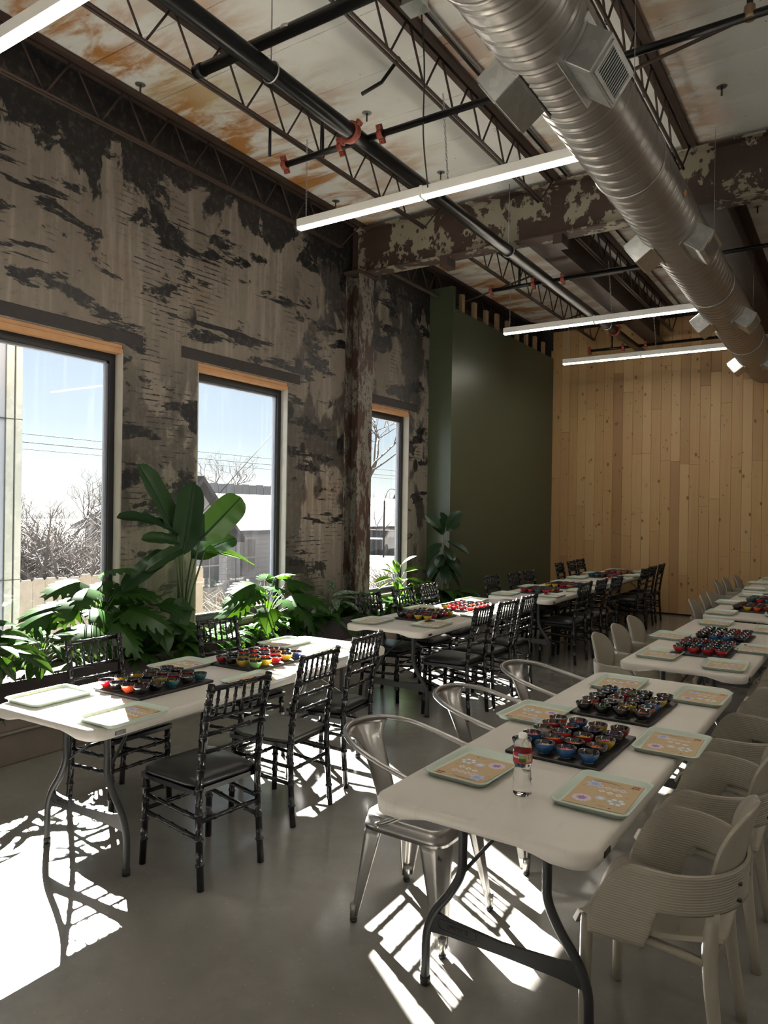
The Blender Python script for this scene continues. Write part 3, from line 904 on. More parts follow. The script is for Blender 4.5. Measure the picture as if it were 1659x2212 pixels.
ORD = ['nearest', 'second', 'third', 'farthest']
ROWN = {'L': 'window row', 'R': 'right row'}
TAB = {'L': [(-3.124, 1.94, .028), (-3.29, 5.03, .0), (-3.24, 7.74, .0), (-3.27, 10.42, .0)],
       'R': [(-1.004, 2.055, -.0168), (-.949, 4.875, -.0171), (-.905, 7.62, -.01), (-.91, 10.42, 0)]}
def tlabel(row, i): return '%s table of the %s' % (ORD[i], ROWN[row])
for row in 'LR':
    for i, (x, y, a) in enumerate(TAB[row]):
        t = thing('folding_table', 'long white plastic folding table, %s' % ('%s in the %s' % (ORD[i], ROWN[row])), 'table', (x, y, 0), a, 'white folding tables')
        top = obj('table_top', tt, t)
        if i == 0: obj('embossed_name', logo, top, (-.06, .03, TZ - .0002), (0, 0, 0), label='raised lettering')
        for (yy, rz) in ((.25, 0), (TL - .25, PI)):
            fr = obj('leg_frame', topbar, t, (0, yy, 0), (0, 0, rz))
            for k in (0, 1):
                obj('leg', tl[k], fr)
                obj('foot_cap', ft, fr, ((-.30, .30)[k], 0, 0))
            cpo = obj('cross_plate', cp, fr)
            obj('brace', br, fr); obj('brace', br2, fr); obj('hinge_bar', hb, fr)
            if i == 0 and rz == 0:
                obj('embossed_name', logo2, fr, (-.17, -.0075, .238), (PI / 2, 0, 0), label='raised lettering')
                obj('name_frame', ov, fr, (-.17, -.0075, .238), (PI / 2, 0, 0))
        for s in (-1, 1): obj('side_rail', rail, t, (s * .335, 0, 0))
        for (xx, yy, rz) in ((TW / 2, .14, 0), (-TW / 2, TL - .14, PI)): obj('corner_clip', clipm, t, (xx, yy, TZ - .035), (0, 0, rz))

def on_table(row, i, u, v):
    x, y, a = TAB[row][i]
    return x + u * math.cos(a) - v * math.sin(a), y + u * math.sin(a) + v * math.cos(a), a

# ------------------------------------------------------------------ chiavari chair (faces +Y, origin under the seat centre)
def nodes(P, r, at, bump=1.28, hw=.007):
    """resample a polyline so that rings swell at arc fractions 'at'"""
    P = [Vector(p) for p in P]; L = [0]
    for a, c in zip(P, P[1:]): L.append(L[-1] + (c - a).length)
    tot = L[-1]; ts = set(L)
    for f in at:
        for d in (-hw, -hw * .55, 0, hw * .55, hw):
            ts.add(min(tot, max(0, f * tot + d)))
    ts = sorted(ts); out = []; rs = []
    for t in ts:
        i = 0
        while i < len(L) - 2 and L[i + 1] < t: i += 1
        k = (t - L[i]) / max(1e-9, L[i + 1] - L[i])
        out.append(P[i].lerp(P[i + 1], k))
        rs.append(r * (bump if any(abs(t - f * tot) < hw * .6 for f in at) else 1.0))
    o2 = []; r2 = []
    for p, q in zip(out, rs):
        if o2 and (p - o2[-1]).length < 1e-5: continue
        o2.append(p); r2.append(q)
    return o2, r2
def chiavari():
    T = []
    K = M['lacquer']
    def bamb(name, P, r, at, n=9, **k):
        p, q = nodes(P, r, at, **k); return (name, B().tube(p, q, n).mesh(name, K))
    back = lambda s: bez([(s * .178, -.215, 0), (s * .176, -.197, .22), (s * .172, -.188, .44), (s * .170, -.205, .62), (s * .170, -.235, .80), (s * .170, -.262, .925)], 4)
    for s in (-1, 1):
        T.append(bamb('leg', back(s), .0165, (.12, .24, .36, .48, .58, .66, .74, .82, .9, .965)))
        T.append(bamb('leg', [(s * .195, .205, 0), (s * .187, .19, .43)], .0165, (.28, .5, .7, .86)))
    def rail(name, p, q, r=.0105): return bamb(name, [p, q], r, (.25, .5, .75), 8)
    yb = lambda z: -.188 - (max(0, z - .44) ** 1.25) * .19
    T.append(rail('top_rail', (-.17, yb(.905) - .002, .905), (.17, yb(.905) - .002, .905), .0125))
    for z in (.765, .695, .612): T.append(rail('back_rail', (-.17, yb(z), z), (.17, yb(z), z)))
    for k in range(6):
        x = -.125 + k * .05
        P, R_ = nodes([(x, yb(.765), .765), (x, yb(.905), .905)], .0072, (.35, .6), 1.35, .008)
        T.append(('spindle', B().tube(P, R_, 7).mesh('spindle', K)))
    for s in (-1, 1):
        for z0, z1 in ((.335, .315), (.255, .225)):
            f = z0 / .43; T.append(rail('stretcher', (s * (.195 - .008 * f), .205 - .015 * f, z0), (s * .176, -.197, z1)))
    for z in (.345, .265): T.append(rail('stretcher', (-.19, .195, z), (.19, .195, z)))
    for z in (.30, ): T.append(rail('stretcher', (-.176, -.195, z), (.176, -.195, z)))
    b = B(); poly = [(-.188, -.175), (.188, -.175), (.208, .205), (.195, .222), (-.195, .222), (-.208, .205)]
    b.prism(poly, .418, .44)
    T.append(('seat_frame', b.mesh('seat_frame', K)))
    return T
def cushion():
    b = B()
    base = dens([(-.172, -.17), (.172, -.17), (.185, -.1), (.202, .17), (.175, .212), (-.175, .212), (-.202, .17), (-.185, -.1)], .05)
    def ring(f, z): return [(x * f, (y - .02) * f + .02, z) for x, y in base]
    loops(b, [ring(.02, .500), ring(.35, .499), ring(.6, .495), ring(.8, .489), ring(.92, .480), ring(1.0, .466), ring(1.02, .456), ring(1.0, .447), ring(.98, .44)])
    return ('cushion', b.mesh('cushion', M['vinyl']))
def plyseat():
    b = B()
    base = dens([(-.185, -.18), (.185, -.18), (.205, -.05), (.212, .13), (.17, .215), (.06, .232), (-.06, .232), (-.17, .215), (-.212, .13), (-.205, -.05)], .05)
    def ring(f, z): return [(x * f, (y - .02) * f + .02, z) for x, y in base]
    loops(b, [ring(.02, .447), ring(.6, .449), ring(.9, .455), ring(.99, .459), ring(1.0, .452), ring(.985, .44)])
    return ('seat_board', b.mesh('seat_board', M['ply']))
CH = chiavari(); CU = cushion(); PL = plyseat()
def chiv(x, y, rz, label, ply=False):
    t = thing('chiavari_chair', label, 'chair', (x, y, 0), rz, 'black chiavari chairs')
    return place(CH + [PL if ply else CU], t)
RGT, LFT = PI / 2, -PI / 2       # face -X (sits on the right of a table), face +X (sits on the left)
CHR = {('L', 0, 1): [(-2.64, 2.49), (-2.76, 3.20), (-2.86, 3.80)], ('L', 0, -1): [(-3.58, 2.72), (-3.55, 3.69)],
       ('L', 1, 1): [(-2.87, 5.55), (-2.86, 6.05), (-2.88, 6.57)], ('L', 1, -1): [(-3.62, 5.70), (-3.60, 6.27), (-3.66, 6.90)],
       ('L', 2, 1): [(-2.87, 8.24), (-2.83, 8.72), (-2.78, 9.2)], ('L', 2, -1): [(-3.58, 8.32), (-3.52, 8.91), (-3.52, 9.42)],
       ('L', 3, 1): [(-2.86, 10.97), (-2.88, 11.49), (-2.89, 12.1)], ('L', 3, -1): [(-3.72, 11.18), (-3.71, 11.71), (-3.74, 12.25)]}
pos3 = ['nearest', 'middle', 'far']; pos2 = ['nearer', 'farther']
for (row, i, s), L in CHR.items():
    for k, (x, y) in enumerate(L):
        side = 'aisle side' if s > 0 else 'window side'
        ply = (row, i, s, k) == ('L', 0, 1, 1)
        nm = (pos3 if len(L) == 3 else pos2)[k]
        lab = 'black chiavari chair%s, %s on %s of the %s window-row table' % (' with bare wooden seat' if ply else '', nm, side, ORD[i])
        chiv(x, y, (RGT if s > 0 else LFT) + (random.uniform(-.06, .06) if (i or s < 0) else (-.09, .06, .1)[k]), lab, ply)

# ------------------------------------------------------------------ stamped-metal armchair (faces +Y)
def tolix():
    T = []; K = M['tolix']
    b = B(); base = dens(rrect(.37, .37, .06, 5), .05)
    def ring(f, z): return [(x * f, y * f, z) for x, y in base]
    loops(b, [ring(.02, .452), ring(.8, .449), ring(.9, .452), ring(.96, .456), ring(1.0, .452), ring(1.02, .44), ring(1.02, .425), ring(1.05, .420), ring(1.07, .395), ring(1.05, .395), ring(1.0, .42)], True, False)
    T.append(('seat', b.mesh('seat', K)))
    for sx in (-1, 1):
        for sy in (-1, 1):
            b = B()
            # open channel leg, wide at the seat and narrow at the foot
            def leg(u, v, sx=sx, sy=sy):
                w = .062 * (1 - v) + .022 * v
                cx = sx * (.185 + .03 * v); cy = sy * (.185 + .035 * v)
                a = u * 2 - 1
                px = cx - sx * max(0, a) * w * 1.6 + (0 if a > 0 else 0)
                py = cy - sy * max(0, -a) * w * 1.6
                rnd = .012 * (1 - min(1, abs(a) * 4))
                return (px - sx * rnd, py - sy * rnd, .415 * (1 - v) + .03 * v)
            b.shell(leg, 12, 8, .003)
            lo = ('leg', b.mesh('leg', K), None, None, [('foot', B().lathe([(.014, 0), (.016, .004), (.016, .014)], 12, (sx * .205, sy * .211, 0)).mesh('foot', M['black'])),
                                                        ('ferrule', B().lathe([(.015, .012), (.017, .05), (.016, .075)], 12, (sx * .205, sy * .211, 0)).mesh('ferrule', K))])
            T.append(lo)
    # tube that makes the arms and the back
    H = [(.195, -.10, .428), (.205, -.02, .47), (.225, .10, .55), (.245, .165, .612), (.252, .16, .645), (.252, .06, .668), (.245, -.08, .70), (.215, -.22, .735), (.13, -.325, .755), (0, -.36, .76)]
    P = H + [(-x, y, z) for x, y, z in H[-2::-1]]
    b = B().tube(bez(P, 6), .0115, 10)
    T.append(('arm_tube', b.mesh('arm_tube', K), None, None, [('bolt', B().sphere((s * .205, -.10, .428), .013, 8, 6).mesh('bolt', K)) for s in (-1, 1)]))
    def slat(u, v):
        a = u * 2 - 1
        w = .065 + .012 * v + .10 * max(0, v - .72) ** 2 * 12
        z = .435 + v * .322; y = -.185 - .175 * v ** 1.1 + .06 * a * a * v
        return (a * w, y, z)
    T.append(('back_slat', B().shell(slat, 10, 14, .003).mesh('back_slat', K)))
    for s in (-1, 1): T.append(('stretcher', B().tube([(s * .19, s * .19, .36), (-s * .19, -s * .19, .36)], .008, 6).mesh('stretcher', K)))
    return T
TX = tolix()
for k, (x, y, r) in enumerate(((-1.53, 2.69, -.02), (-1.52, 3.47, .03), (-1.50, 4.27, .0))):
    t = thing('metal_armchair', 'gunmetal stamped-steel armchair, %s of three at the right-row table' % pos3[k], 'chair', (x, y, 0), LFT + r, 'metal armchairs')
    place(TX, t)

# ------------------------------------------------------------------ beige plastic armchair (faces +Y)
def ush(u, y0=.235, w=.248, d=.205):
    """U path in plan, u 0..1 from right front round the back to left front"""
    st = y0 + .0; arc = PI / 2 * (w + d) / 2 * 2 * .98
    L = 2 * st + arc; s_ = u * L
    if s_ < st: return (w, y0 - s_)
    if s_ < st + arc:
        a = PI * (s_ - st) / arc
        return (w * math.cos(a), -d * math.sin(a))
    return (-w, (s_ - st - arc))
def beige_chair():
    T = []; K = M['beige']
    def seat(u, v):
        a = u * 2 - 1; y = .275 - .45 * v
        w = .225 - .05 * v * v - .055 * max(0, (.16 - v) / .16) ** 2
        edge = abs(a) ** 4
        z = .438 - .018 * (1 - edge) - .025 * math.sin(PI * min(1, v * 1.05)) + .012 * edge
        if v < .12: z -= (.12 - v) ** 2 * 5.5
        return (a * w, y, z)
    T.append(('seat', B().shell(seat, 16, 18, .014).mesh('seat', K)))
    # ribbed arm band
    NV = 12
    def band(u, v):
        x, y = ush(u, .205)
        c = abs(u * 2 - 1)              # 1 at the fronts, 0 at the back
        # top edge falls to the seat at the front
        f = max(0, (c - .72) / .28)
        top = .655 - .012 * (1 - c) - .21 * f ** 2.2
        bot = .52
        g_ = max(0, min(1, (c - .61) / .09)); g_ = g_ * g_ * (3 - 2 * g_)
        bot = .525 * (1 - g_) + .395 * g_
        bot = min(bot, top - .03)
        z = bot + (top - bot) * v
        lean = (z - .4) * .10
        nx, ny = (x / .248, y / .205 if y < 0 else 0)
        rib = 0
        return (x + nx * (lean + rib), y + ny * (lean * .6 + rib), z)
    T.append(('arm_band', B().shell(band, 90, NV, .011).mesh('arm_band', M['ribbed']), None, None,
              [('bolt', B().tube([(s * .10, -.215, z), (s * .10, -.185, z)], .007, 8).mesh('bolt', M['clip'])) for s in (-1, 1) for z in (.60, .55)]))
    def back(u, v):
        # oval back panel
        a = u * 2 - 1
        t = v * 2 - 1
        w = .175 * math.sqrt(max(.0, 1 - abs(t) ** 2.6)) + .012
        z = .67 + t * .155
        y = -.178 - (z - .52) * .22 + .30 * (a * w) ** 2 / .175
        return (a * w, y, z)
    T.append(('backrest', B().shell(back, 14, 20, .011).mesh('backrest', K)))
    for s in (-1, 1):
        T.append(('leg', B().tube(bez([(s * .195, .222, .425), (s * .196, .225, .36), (s * .196, .228, .2), (s * .196, .232, 0)], 3), [.02, .021, .021, .0205, .02, .0195, .019, .0185, .0175, .017][:10], 12).mesh('leg', K)))
        T.append(('leg', B().tube(bez([(s * .175, -.15, .53), (s * .178, -.14, .42), (s * .187, -.148, .28), (s * .208, -.185, 0)], 3), [.016, .02, .022, .024, .023, .022, .021, .0195, .0185, .017], 12).mesh('leg', K)))
        T.append(('side_rail', B().tube(bez([(s * .195, .22, .415), (s * .195, .02, .395), (s * .18, -.14, .37)], 5), .014, 8).mesh('side_rail', K)))
    T.append(('cross_rail', B().tube(bez([(-.18, -.14, .375), (0, -.155, .41), (.18, -.14, .375)], 5), .013, 8).mesh('cross_rail', K)))
    return T
BC = beige_chair()
BCH = {(0, 1): [(-.50, 2.54), (-.49, 3.27), (-.49, 4.05)], (1, -1): [(-1.41, 5.40), (-1.42, 5.93), (-1.44, 6.48)], (1, 1): [(-.42, 5.35), (-.42, 5.95), (-.42, 6.6)],
       (2, -1): [(-1.26, 8.18), (-1.24, 8.68), (-1.25, 9.16)], (3, -1): [(-1.42, 10.78), (-1.40, 11.32), (-1.34, 11.95)], (2, 1): [(-.38, 8.2)]}
for (i, s), L in BCH.items():
    for k, (x, y) in enumerate(L):
        lab = 'beige plastic armchair, %s on %s of the %s right-row table' % (pos3[k], 'right side' if s > 0 else 'aisle side', ORD[i])
        t = thing('plastic_armchair', lab, 'chair', (x, y, 0), (RGT if s > 0 else LFT) + random.uniform(-.05, .05) * (0 if i == 0 else 1), 'beige plastic armchairs')
        place(BC, t)

# ------------------------------------------------------------------ trays with printed cards
def tray_mesh():
    b = B(); base = rrect(.262, .355, .034, 5)
    def ring(ins, z):
        sx = (.131 - ins) / .131; sy = (.1775 - ins) / .1775
        return [(x * sx, y * sy, z) for x, y in base]
    loops(b, [ring(.03, .0055), ring(.022, .006), ring(.017, .009), ring(.010, .020), ring(.004, .0225), ring(0, .0205), ring(.001, .0185), ring(.007, .0165), ring(.015, .003), ring(.02, .0)])
    return b.mesh('tray', M['tray'])
CW, CLn = .205, .272
def card_mesh():
    return B().box(-CW / 2, CW / 2, -CLn / 2, CLn / 2, 0, .0012).mesh('card', M['kraft'])
def print_mesh():
    b = B(); Z = .0
    def poly(P, mi):
        s0 = len(b.v); b.v += [(x, y, Z) for x, y in P]; b.face(range(s0, s0 + len(P)), False, mi)
    def star(cx, cy, r1, r2, n, mi, a0=0):
        poly([(cx + (r1 if k % 2 == 0 else r2) * math.cos(a0 + PI * k / n), cy + (r1 if k % 2 == 0 else r2) * math.sin(a0 + PI * k / n)) for k in range(2 * n)], mi)
    def disc(cx, cy, r, mi, n=16): poly([(cx + r * math.cos(2 * PI * k / n), cy + r * math.sin(2 * PI * k / n)) for k in range(n)], mi)
    def dia(cx, cy, r, mi): poly([(cx + r, cy), (cx, cy + r), (cx - r, cy), (cx, cy - r)], mi)
    def up():
        nonlocal Z
        Z += .0002
    # x across the card, y along it (text block with the red mark at +y,+x corner)
    C = dict(wreath=(.055, -.055), star=(-.055, .075), flower=(-.055, -.075), lil=(.0, -.045))
    star(*C['wreath'], .034, .031, 12, 4); star(*C['star'], .036, .020, 6, 0); star(*C['flower'], .035, .029, 14, 2); star(*C['lil'], .02, .017, 6, 0)
    for k in range(3):
        dia(.045 - k * .030, .012 + k * .004, .0135, 5)
    for k in range(4):
        dia(.048 - k * .026, .058 + (k % 2) * .0, .0155, 2)
    up()
    for k in range(6): disc(C['wreath'][0] + .021 * math.cos(k * PI / 3), C['wreath'][1] + .021 * math.sin(k * PI / 3), .0085, 5, 10)
    star(*C['star'], .020, .011, 6, 1); star(*C['flower'], .022, .012, 8, 3); star(*C['lil'], .013, .006, 6, 5)
    for k in range(3): dia(.045 - k * .030, .012 + k * .004, .006, 7)
    for k in range(4): dia(.048 - k * .026, .058, .006, 7)
    def bar(x0, x1, y0, y1, mi): poly([(x0, y0), (x1, y0), (x1, y1), (x0, y1)], mi)
    bar(.066, .092, .114, .124, 8); bar(.066, .074, .098, .108, 6); bar(.076, .082, .098, .109, 6); bar(.084, .092, .098, .108, 6); bar(.062, .064, .100, .108, 6)
    bar(-.07, .03, .106, .1085, 6); bar(-.055, .01, .112, .1142, 6)
    for (x, y) in ((.07, .0), (.02, .03), (-.03, .01), (-.015, -.09), (-.09, .04), (.03, .085), (.015, -.02)): bar(x, x + .012, y, y + .0016, 6)
    poly([(.01, -.115), (.035, -.112), (.034, -.1102), (.01, -.1128)], 6); star(.05, -.118, .006, .003, 6, 6)
    return b.mesh('print', [M[k] for k in ('pr_blue', 'pr_deep', 'pr_lil', 'pr_pur', 'pr_sage', 'pr_white', 'ink', 'kraft', 'pr_red')])
TR, CD, PT = tray_mesh(), card_mesh(), print_mesh()
tray_spots = {'near left': (-.24, .235, 1), 'near right': (.255, .40, -1), 'middle left': (-.31, 1.20, 1), 'middle right': (.33, 1.15, -1), 'far left': (-.215, 2.12, 1), 'far right': (.28, 2.06, -1)}
tray_over = {('R', 0): {'near left': (-.205, .44, 1), 'near right': (.27, .46, -1), 'middle left': (-.31, 1.27, 1), 'middle right': (.335, 1.18, -1), 'far left': (-.165, 2.14, 1), 'far right': (.275, 2.10, -1)},
             ('L', 0): {'near left': (-.27, .24, 1), 'near right': (.305, .225, -1), 'middle left': (-.29, 1.13, 1), 'middle right': (.33, 1.10, -1), 'far left': (-.26, 2.08, 1), 'far right': (.27, 1.98, -1)},
             ('R', 1): {'near left': (-.20, .36, 1), 'near right': (.23, .24, 1), 'middle left': (-.32, 1.20, 1), 'middle right': (.32, .98, -1), 'far left': (-.16, 2.20, 1), 'far right': (.30, 2.0, -1)}}
for row in 'LR':
    for i in range(4):
        sp = tray_over.get((row, i), tray_spots)
        for nm, (u, v, d) in sp.items():
            if row == 'R' and i >= 2 and 'right' in nm and (i == 3 or nm == 'far right'): continue
            x, y, a = on_table(row, i, u, v)
            a += random.uniform(-.05, .05)
            # the card reads from the chair side: its +x runs towards the table end
            t = tag(obj('serving_tray', TR, None, (x, y, TZ), (0, 0, a)), 'mint tray with printed card, %s on the %s' % (nm, tlabel(row, i)), 'tray', 'mint trays')
            cd = obj('card', CD, t, (.0, -.012 * d, .0062), (0, 0, (PI if d > 0 else 0) + random.uniform(-.04, .04)), label='kraft paper card with quilt motifs')
            obj('print', PT, cd, (0, 0, .0014))

# ------------------------------------------------------------------ slate boards with bowls of beads
bo = B().box(-.19, .19, -.25, .25, 0, .014, .003).mesh('slate_board', M['slate'])
GLZ = {'red': (.42, .012, .02), 'black': (.008, .008, .01), 'blue': (.025, .11, .30), 'orange': (.60, .075, .025), 'yellow': (.52, .36, .02), 'dark red': (.16, .014, .012), 'teal': (.02, .13, .16), 'brown': (.16, .07, .025), 'white': (.68, .65, .60), 'green': (.17, .36, .10), 'navy': (.012, .03, .16)}
INS = simple('dark_glaze_inside', (.015, .012, .014), .15, 0, .5, 120, coat=.5)
RIM = simple('black_rim_glaze', (.006, .006, .007), .12, 0, .1, 20, coat=.8)
FOOT = simple('bare_clay_foot', (.45, .37, .27), .8, 0, .1, 40)
BOWL = {}
for cn, c in GLZ.items():
    gz = simple(cn.replace(' ', '_') + '_glaze', c, .14, 0, .15, 25, coat=.7, coatr=.05)
    prof = [(.020, 0), (.021, .003), (.028, .010), (.036, .021), (.0395, .032), (.041, .040), (.0405, .0415), (.039, .0405), (.0345, .024), (.024, .010), (.004, .007)]
    BOWL[cn] = B().lathe(prof, 22, mi=[2, 0, 0, 0, 0, 1, 1, 3, 3, 3, 3]).mesh('bead_bowl', [gz, RIM, FOOT, INS])
BEAD = {'red': (.45, .02, .03), 'pink': (.62, .18, .28), 'white': (.70, .68, .64), 'yellow': (.62, .42, .04), 'black': (.02, .02, .022), 'blue': (.05, .14, .45), 'purple': (.10, .04, .16), 'orange': (.62, .14, .03), 'green': (.12, .30, .09), 'silver': (.42, .41, .42), 'mixed': (.30, .16, .12)}
BD = {}
rb = random.Random(3)
for cn, c in BEAD.items():
    m_ = simple(cn + '_beads', c, .15, 0, .5, 160, coat=.5)
    b = B()
    b.lathe([(.036, 0), (.02, .003), (.002, .004)], 12, cap0=False)
    for k in range(56):
        a = rb.uniform(0, 2 * PI); r = .0345 * math.sqrt(rb.random()); q = rb.uniform(.0022, .0032)
        ctr = Vector((r * math.cos(a), r * math.sin(a), .0035 - r * .05 + rb.uniform(-.001, .0016)))
        s0 = len(b.v)
        for d in ((1, 0, 0), (-1, 0, 0), (0, 1, 0), (0, -1, 0), (0, 0, 1), (0, 0, -1)): b.v.append(tuple(ctr + Vector(d) * q))
        for f in ((0, 2, 4), (2, 1, 4), (1, 3, 4), (3, 0, 4), (2, 0, 5), (1, 2, 5), (3, 1, 5), (0, 3, 5)): b.face([s0 + i for i in f], True)
    BD[cn] = b.mesh('beads', m_)
NTH = ['first', 'second', 'third', 'fourth', 'fifth']
pal = {('R', 0, 0): ('blue blue blue blue blue red black black white orange red yellow red black black black orange blue yellow dark-red', ),
       ('R', 0, 1): ('black black black black orange black yellow dark-red black white black blue black red black yellow blue green black black', ),
       ('R', 1, 0): ('red red red red black black red black blue blue blue black red black black blue red red black red', ),
       ('R', 1, 1): ('black blue blue black black red white blue red black blue red black white red black blue black red black', ),
       ('L', 0, 0): ('red black orange black yellow black dark-red black yellow black yellow teal brown dark-red red black blue black red teal', ),
       ('L', 0, 1): ('red black yellow green black yellow yellow yellow orange orange dark-red red dark-red black red yellow red dark-red black navy', )}
boards = {('R', 0): ((-.005, .93), (.008, 1.64)), ('L', 0): ((-.04, .70), (.0, 1.50)), ('R', 1): ((.02, .72), (.04, 1.38))}
for row in 'LR':
    for i in range(4):
        if (row, i) == ('R', 3): continue
        for k, (u, v) in enumerate(boards.get((row, i), ((.0, .72), (.02, 1.5)))):
            x, y, a = on_table(row, i, u, v)
            a += random.uniform(-.03, .03)
            nf = ('near', 'far')[k]
            tag(obj('slate_board', bo, None, (x, y, TZ), (0, 0, a)), 'black slate board under bowls, %s one on the %s' % (nf, tlabel(row, i)), 'board', 'slate boards')
            cols = pal.get((row, i, k))
            cols = [c.replace('-', ' ') for c in cols[0].split()] if cols else None
            rc = random.Random(100 * i + 10 * k + (row == 'R'))
            for q in range(20):
                r_, c_ = q // 4, q % 4
                cn = cols[q] if cols else rc.choice(['red', 'black', 'black', 'red', 'orange', 'blue', 'yellow', 'dark red', 'red', 'teal'])
                bx = -.136 + c_ * .0905 + random.uniform(-.004, .004); by = -.195 + r_ * .0975 + random.uniform(-.005, .005)
                ca, sa = math.cos(a), math.sin(a)
                t = tag(obj('bead_bowl', BOWL[cn], None, (x + bx * ca - by * sa, y + bx * sa + by * ca, TZ + .014), (0, 0, random.uniform(0, 6))),
                        '%s bowl, %s in %s row of %s board, %s' % (cn, NTH[c_], NTH[r_], nf, tlabel(row, i)), 'bowl', 'glazed bead bowls')
                obj('beads', BD[rc.choice(list(BD))], t, (0, 0, .0255), kind='stuff')

# ------------------------------------------------------------------ water bottle
def bottle():
    x, y, a = -.965, 2.375, 0
    t = thing('water_bottle', 'clear plastic water bottle with red label and white cap', 'bottle', (x, y, TZ), .0)
    g = G('clear_bottle_plastic')
    g.set(color=(.98, .99, .99), rough=.015, trans=1.0, ior=1.3)
    P = [(.020, .003), (.027, 0), (.031, .006), (.0325, .018), (.0315, .03), (.0325, .038), (.031, .046), (.0322, .054), (.0305, .062), (.0315, .07), (.029, .082), (.027, .09), (.0285, .098), (.0315, .106), (.0325, .112), (.0325, .150), (.0325, .156), (.031, .166), (.026, .180), (.019, .190), (.0135, .195), (.0135, .199)]
    b = B(); N = 28
    b.lathe(P, N, cap0=True, cap1=True)
    # dimple the lower body
    for i, (vx, vy, vz) in enumerate(b.v):
        if vz < .1:
            an = math.atan2(vy, vx); k = 1 + .03 * math.sin(an * 5 + vz * 120)
            b.v[i] = (vx * k, vy * k, vz)
    obj('bottle_body', b.mesh('bottle_body', g.m), t)
    obj('cap', B().lathe([(.0145, .194), (.0150, .196), (.0150, .207), (.0135, .2095)], 20).mesh('cap', M['housing']), t)
    mats = [simple('label_red', (.40, .02, .03), .35), simple('label_green', (.22, .32, .08), .35, 0, .5, 60), simple('label_sky', (.25, .42, .60), .35), simple('label_tan', (.52, .38, .24), .35), simple('label_white', (.75, .74, .7), .35), simple('label_dark_green', (.03, .07, .02), .4, 0, .5, 60)]
    b = B(); R_ = .0331
    def patch(a0, a1, z0, z1, mi, r=R_, n=8):
        b.grid(lambda u, v: (r * math.cos(a0 + (a1 - a0) * u), r * math.sin(a0 + (a1 - a0) * u), z0 + (z1 - z0) * v), n, 1, True, mi)
    patch(0, 2 * PI, .114, .150, 0, R_, 32)
    ca = math.atan2(-y, -x)             # the side seen across the table
    A = lambda d: ca + math.radians(d)
    patch(A(-28), A(20), .143, .147, 2, R_ + .0002); patch(A(-24), A(20), .128, .143, 1, R_ + .0002); patch(A(-22), A(20), .119, .131, 5, R_ + .0003)
    patch(A(22), A(60), .119, .146, 3, R_ + .0002)
    patch(A(31), A(50), .130, .1435, 5, R_ + .0004); patch(A(36), A(45), .138, .1415, 4, R_ + .0006, 3); patch(A(36), A(45), .132, .1355, 4, R_ + .0006, 3)
    patch(A(24), A(58), .121, .1225, 1, R_ + .0004)
    for k in range(4): patch(A(-62 + k * 11), A(-54 + k * 11), .131, .138, 4, R_ + .0003, 2)
    obj('bottle_label', b.mesh('bottle_label', mats), t)
bottle()

# ------------------------------------------------------------------ planters
PLB = [(1.2, 3.50), (3.56, 5.70), (5.76, 7.00), (7.44, 9.04)]
pn = ['nearest the camera', 'below the bird-of-paradise', 'between middle window and column', 'below the farthest window']
for (y0, y1), nm in zip(PLB, pn):
    t = thing('planter_box', 'low dark steel planter box, %s' % nm, 'planter', (-4.9, (y0 + y1) / 2, .31), 0, 'steel planters')
    h = (y1 - y0) / 2
    obj('front_panel', B().box(.258, .266, -h, h, 0, .24, .002).mesh('front_panel', M['planter']), t)
    obj('back_panel', B().box(-.266, -.258, -h, h, 0, .24, .002).mesh('back_panel', M['planter']), t)
    for s in (-1, 1): obj('end_panel', B().box(-.258, .258, s * h - .004, s * h + .004, 0, .24).mesh('end_panel', M['planter']), t)
    obj('soil', B().grid(lambda u, v: (-.256 + .512 * u, -h + 2 * h * v, .2 + .012 * math.sin(u * 9 + v * 31) + .008 * math.sin(v * 77)), 8, 30).mesh('soil', M['soil']), t)

# ------------------------------------------------------------------ leaves
def m_leaf(name, dark, light, vein=0.0, rough=.32, tr=.05, spots=None):
    g = G(name)
    oi = g.n('ShaderNodeObjectInfo').outputs['Random']
    n = g.noise(g.co(), 6, 4)
    c = g.mix(g.ma('ADD', g.ma('MULTIPLY', n, .5), g.ma('MULTIPLY', oi, .5)), dark, light)
    if spots:
        sn = g.noise(g.co((1, .5, 1)), 14, 5, .7)
        c = g.mix(g.step(sn, .48, .58), c, spots)
    g.set(color=c, rough=.7, spec=0.0)
    td = g.n('ShaderNodeBsdfTranslucent', {'Color': g.mix(.6, light, (.13, .30, .012))})
    mx = g.n('ShaderNodeMixShader', {0: tr, 1: g.bs.outputs[0], 2: td.outputs[0]})
    gl = g.n('ShaderNodeBsdfGlossy', {'Color': (.9, 1, .95, 1), 'Roughness': rough})
    m2 = g.n('ShaderNodeMixShader', {0: .022, 1: mx.outputs[0], 2: gl.outputs[0]})
    g.t.links.new(m2.outputs[0], g.out.inputs['Surface'])
    return g.m
LM = m_leaf('monstera_leaf_green', (.010, .033, .007), (.023, .062, .011), tr=.12)
LS = m_leaf('paddle_leaf_green', (.012, .030, .013), (.025, .056, .020), rough=.3, tr=.012)
LY = m_leaf('lime_leaf_green', (.028, .072, .007), (.052, .11, .011), tr=.16)
LF = m_leaf('fern_green', (.014, .042, .009), (.032, .078, .014), tr=.14)
LC = m_leaf('striped_leaf_green', (.012, .034, .009), (.026, .062, .014), tr=.10, spots=(.05, .095, .04))
LD = m_leaf('silver_leaf_green', (.025, .045, .025), (.05, .08, .045), rough=.4, tr=.06, spots=(.18, .23, .165))
LG = m_leaf('fig_leaf_green', (.011, .026, .014), (.024, .048, .024), rough=.25, tr=.05)
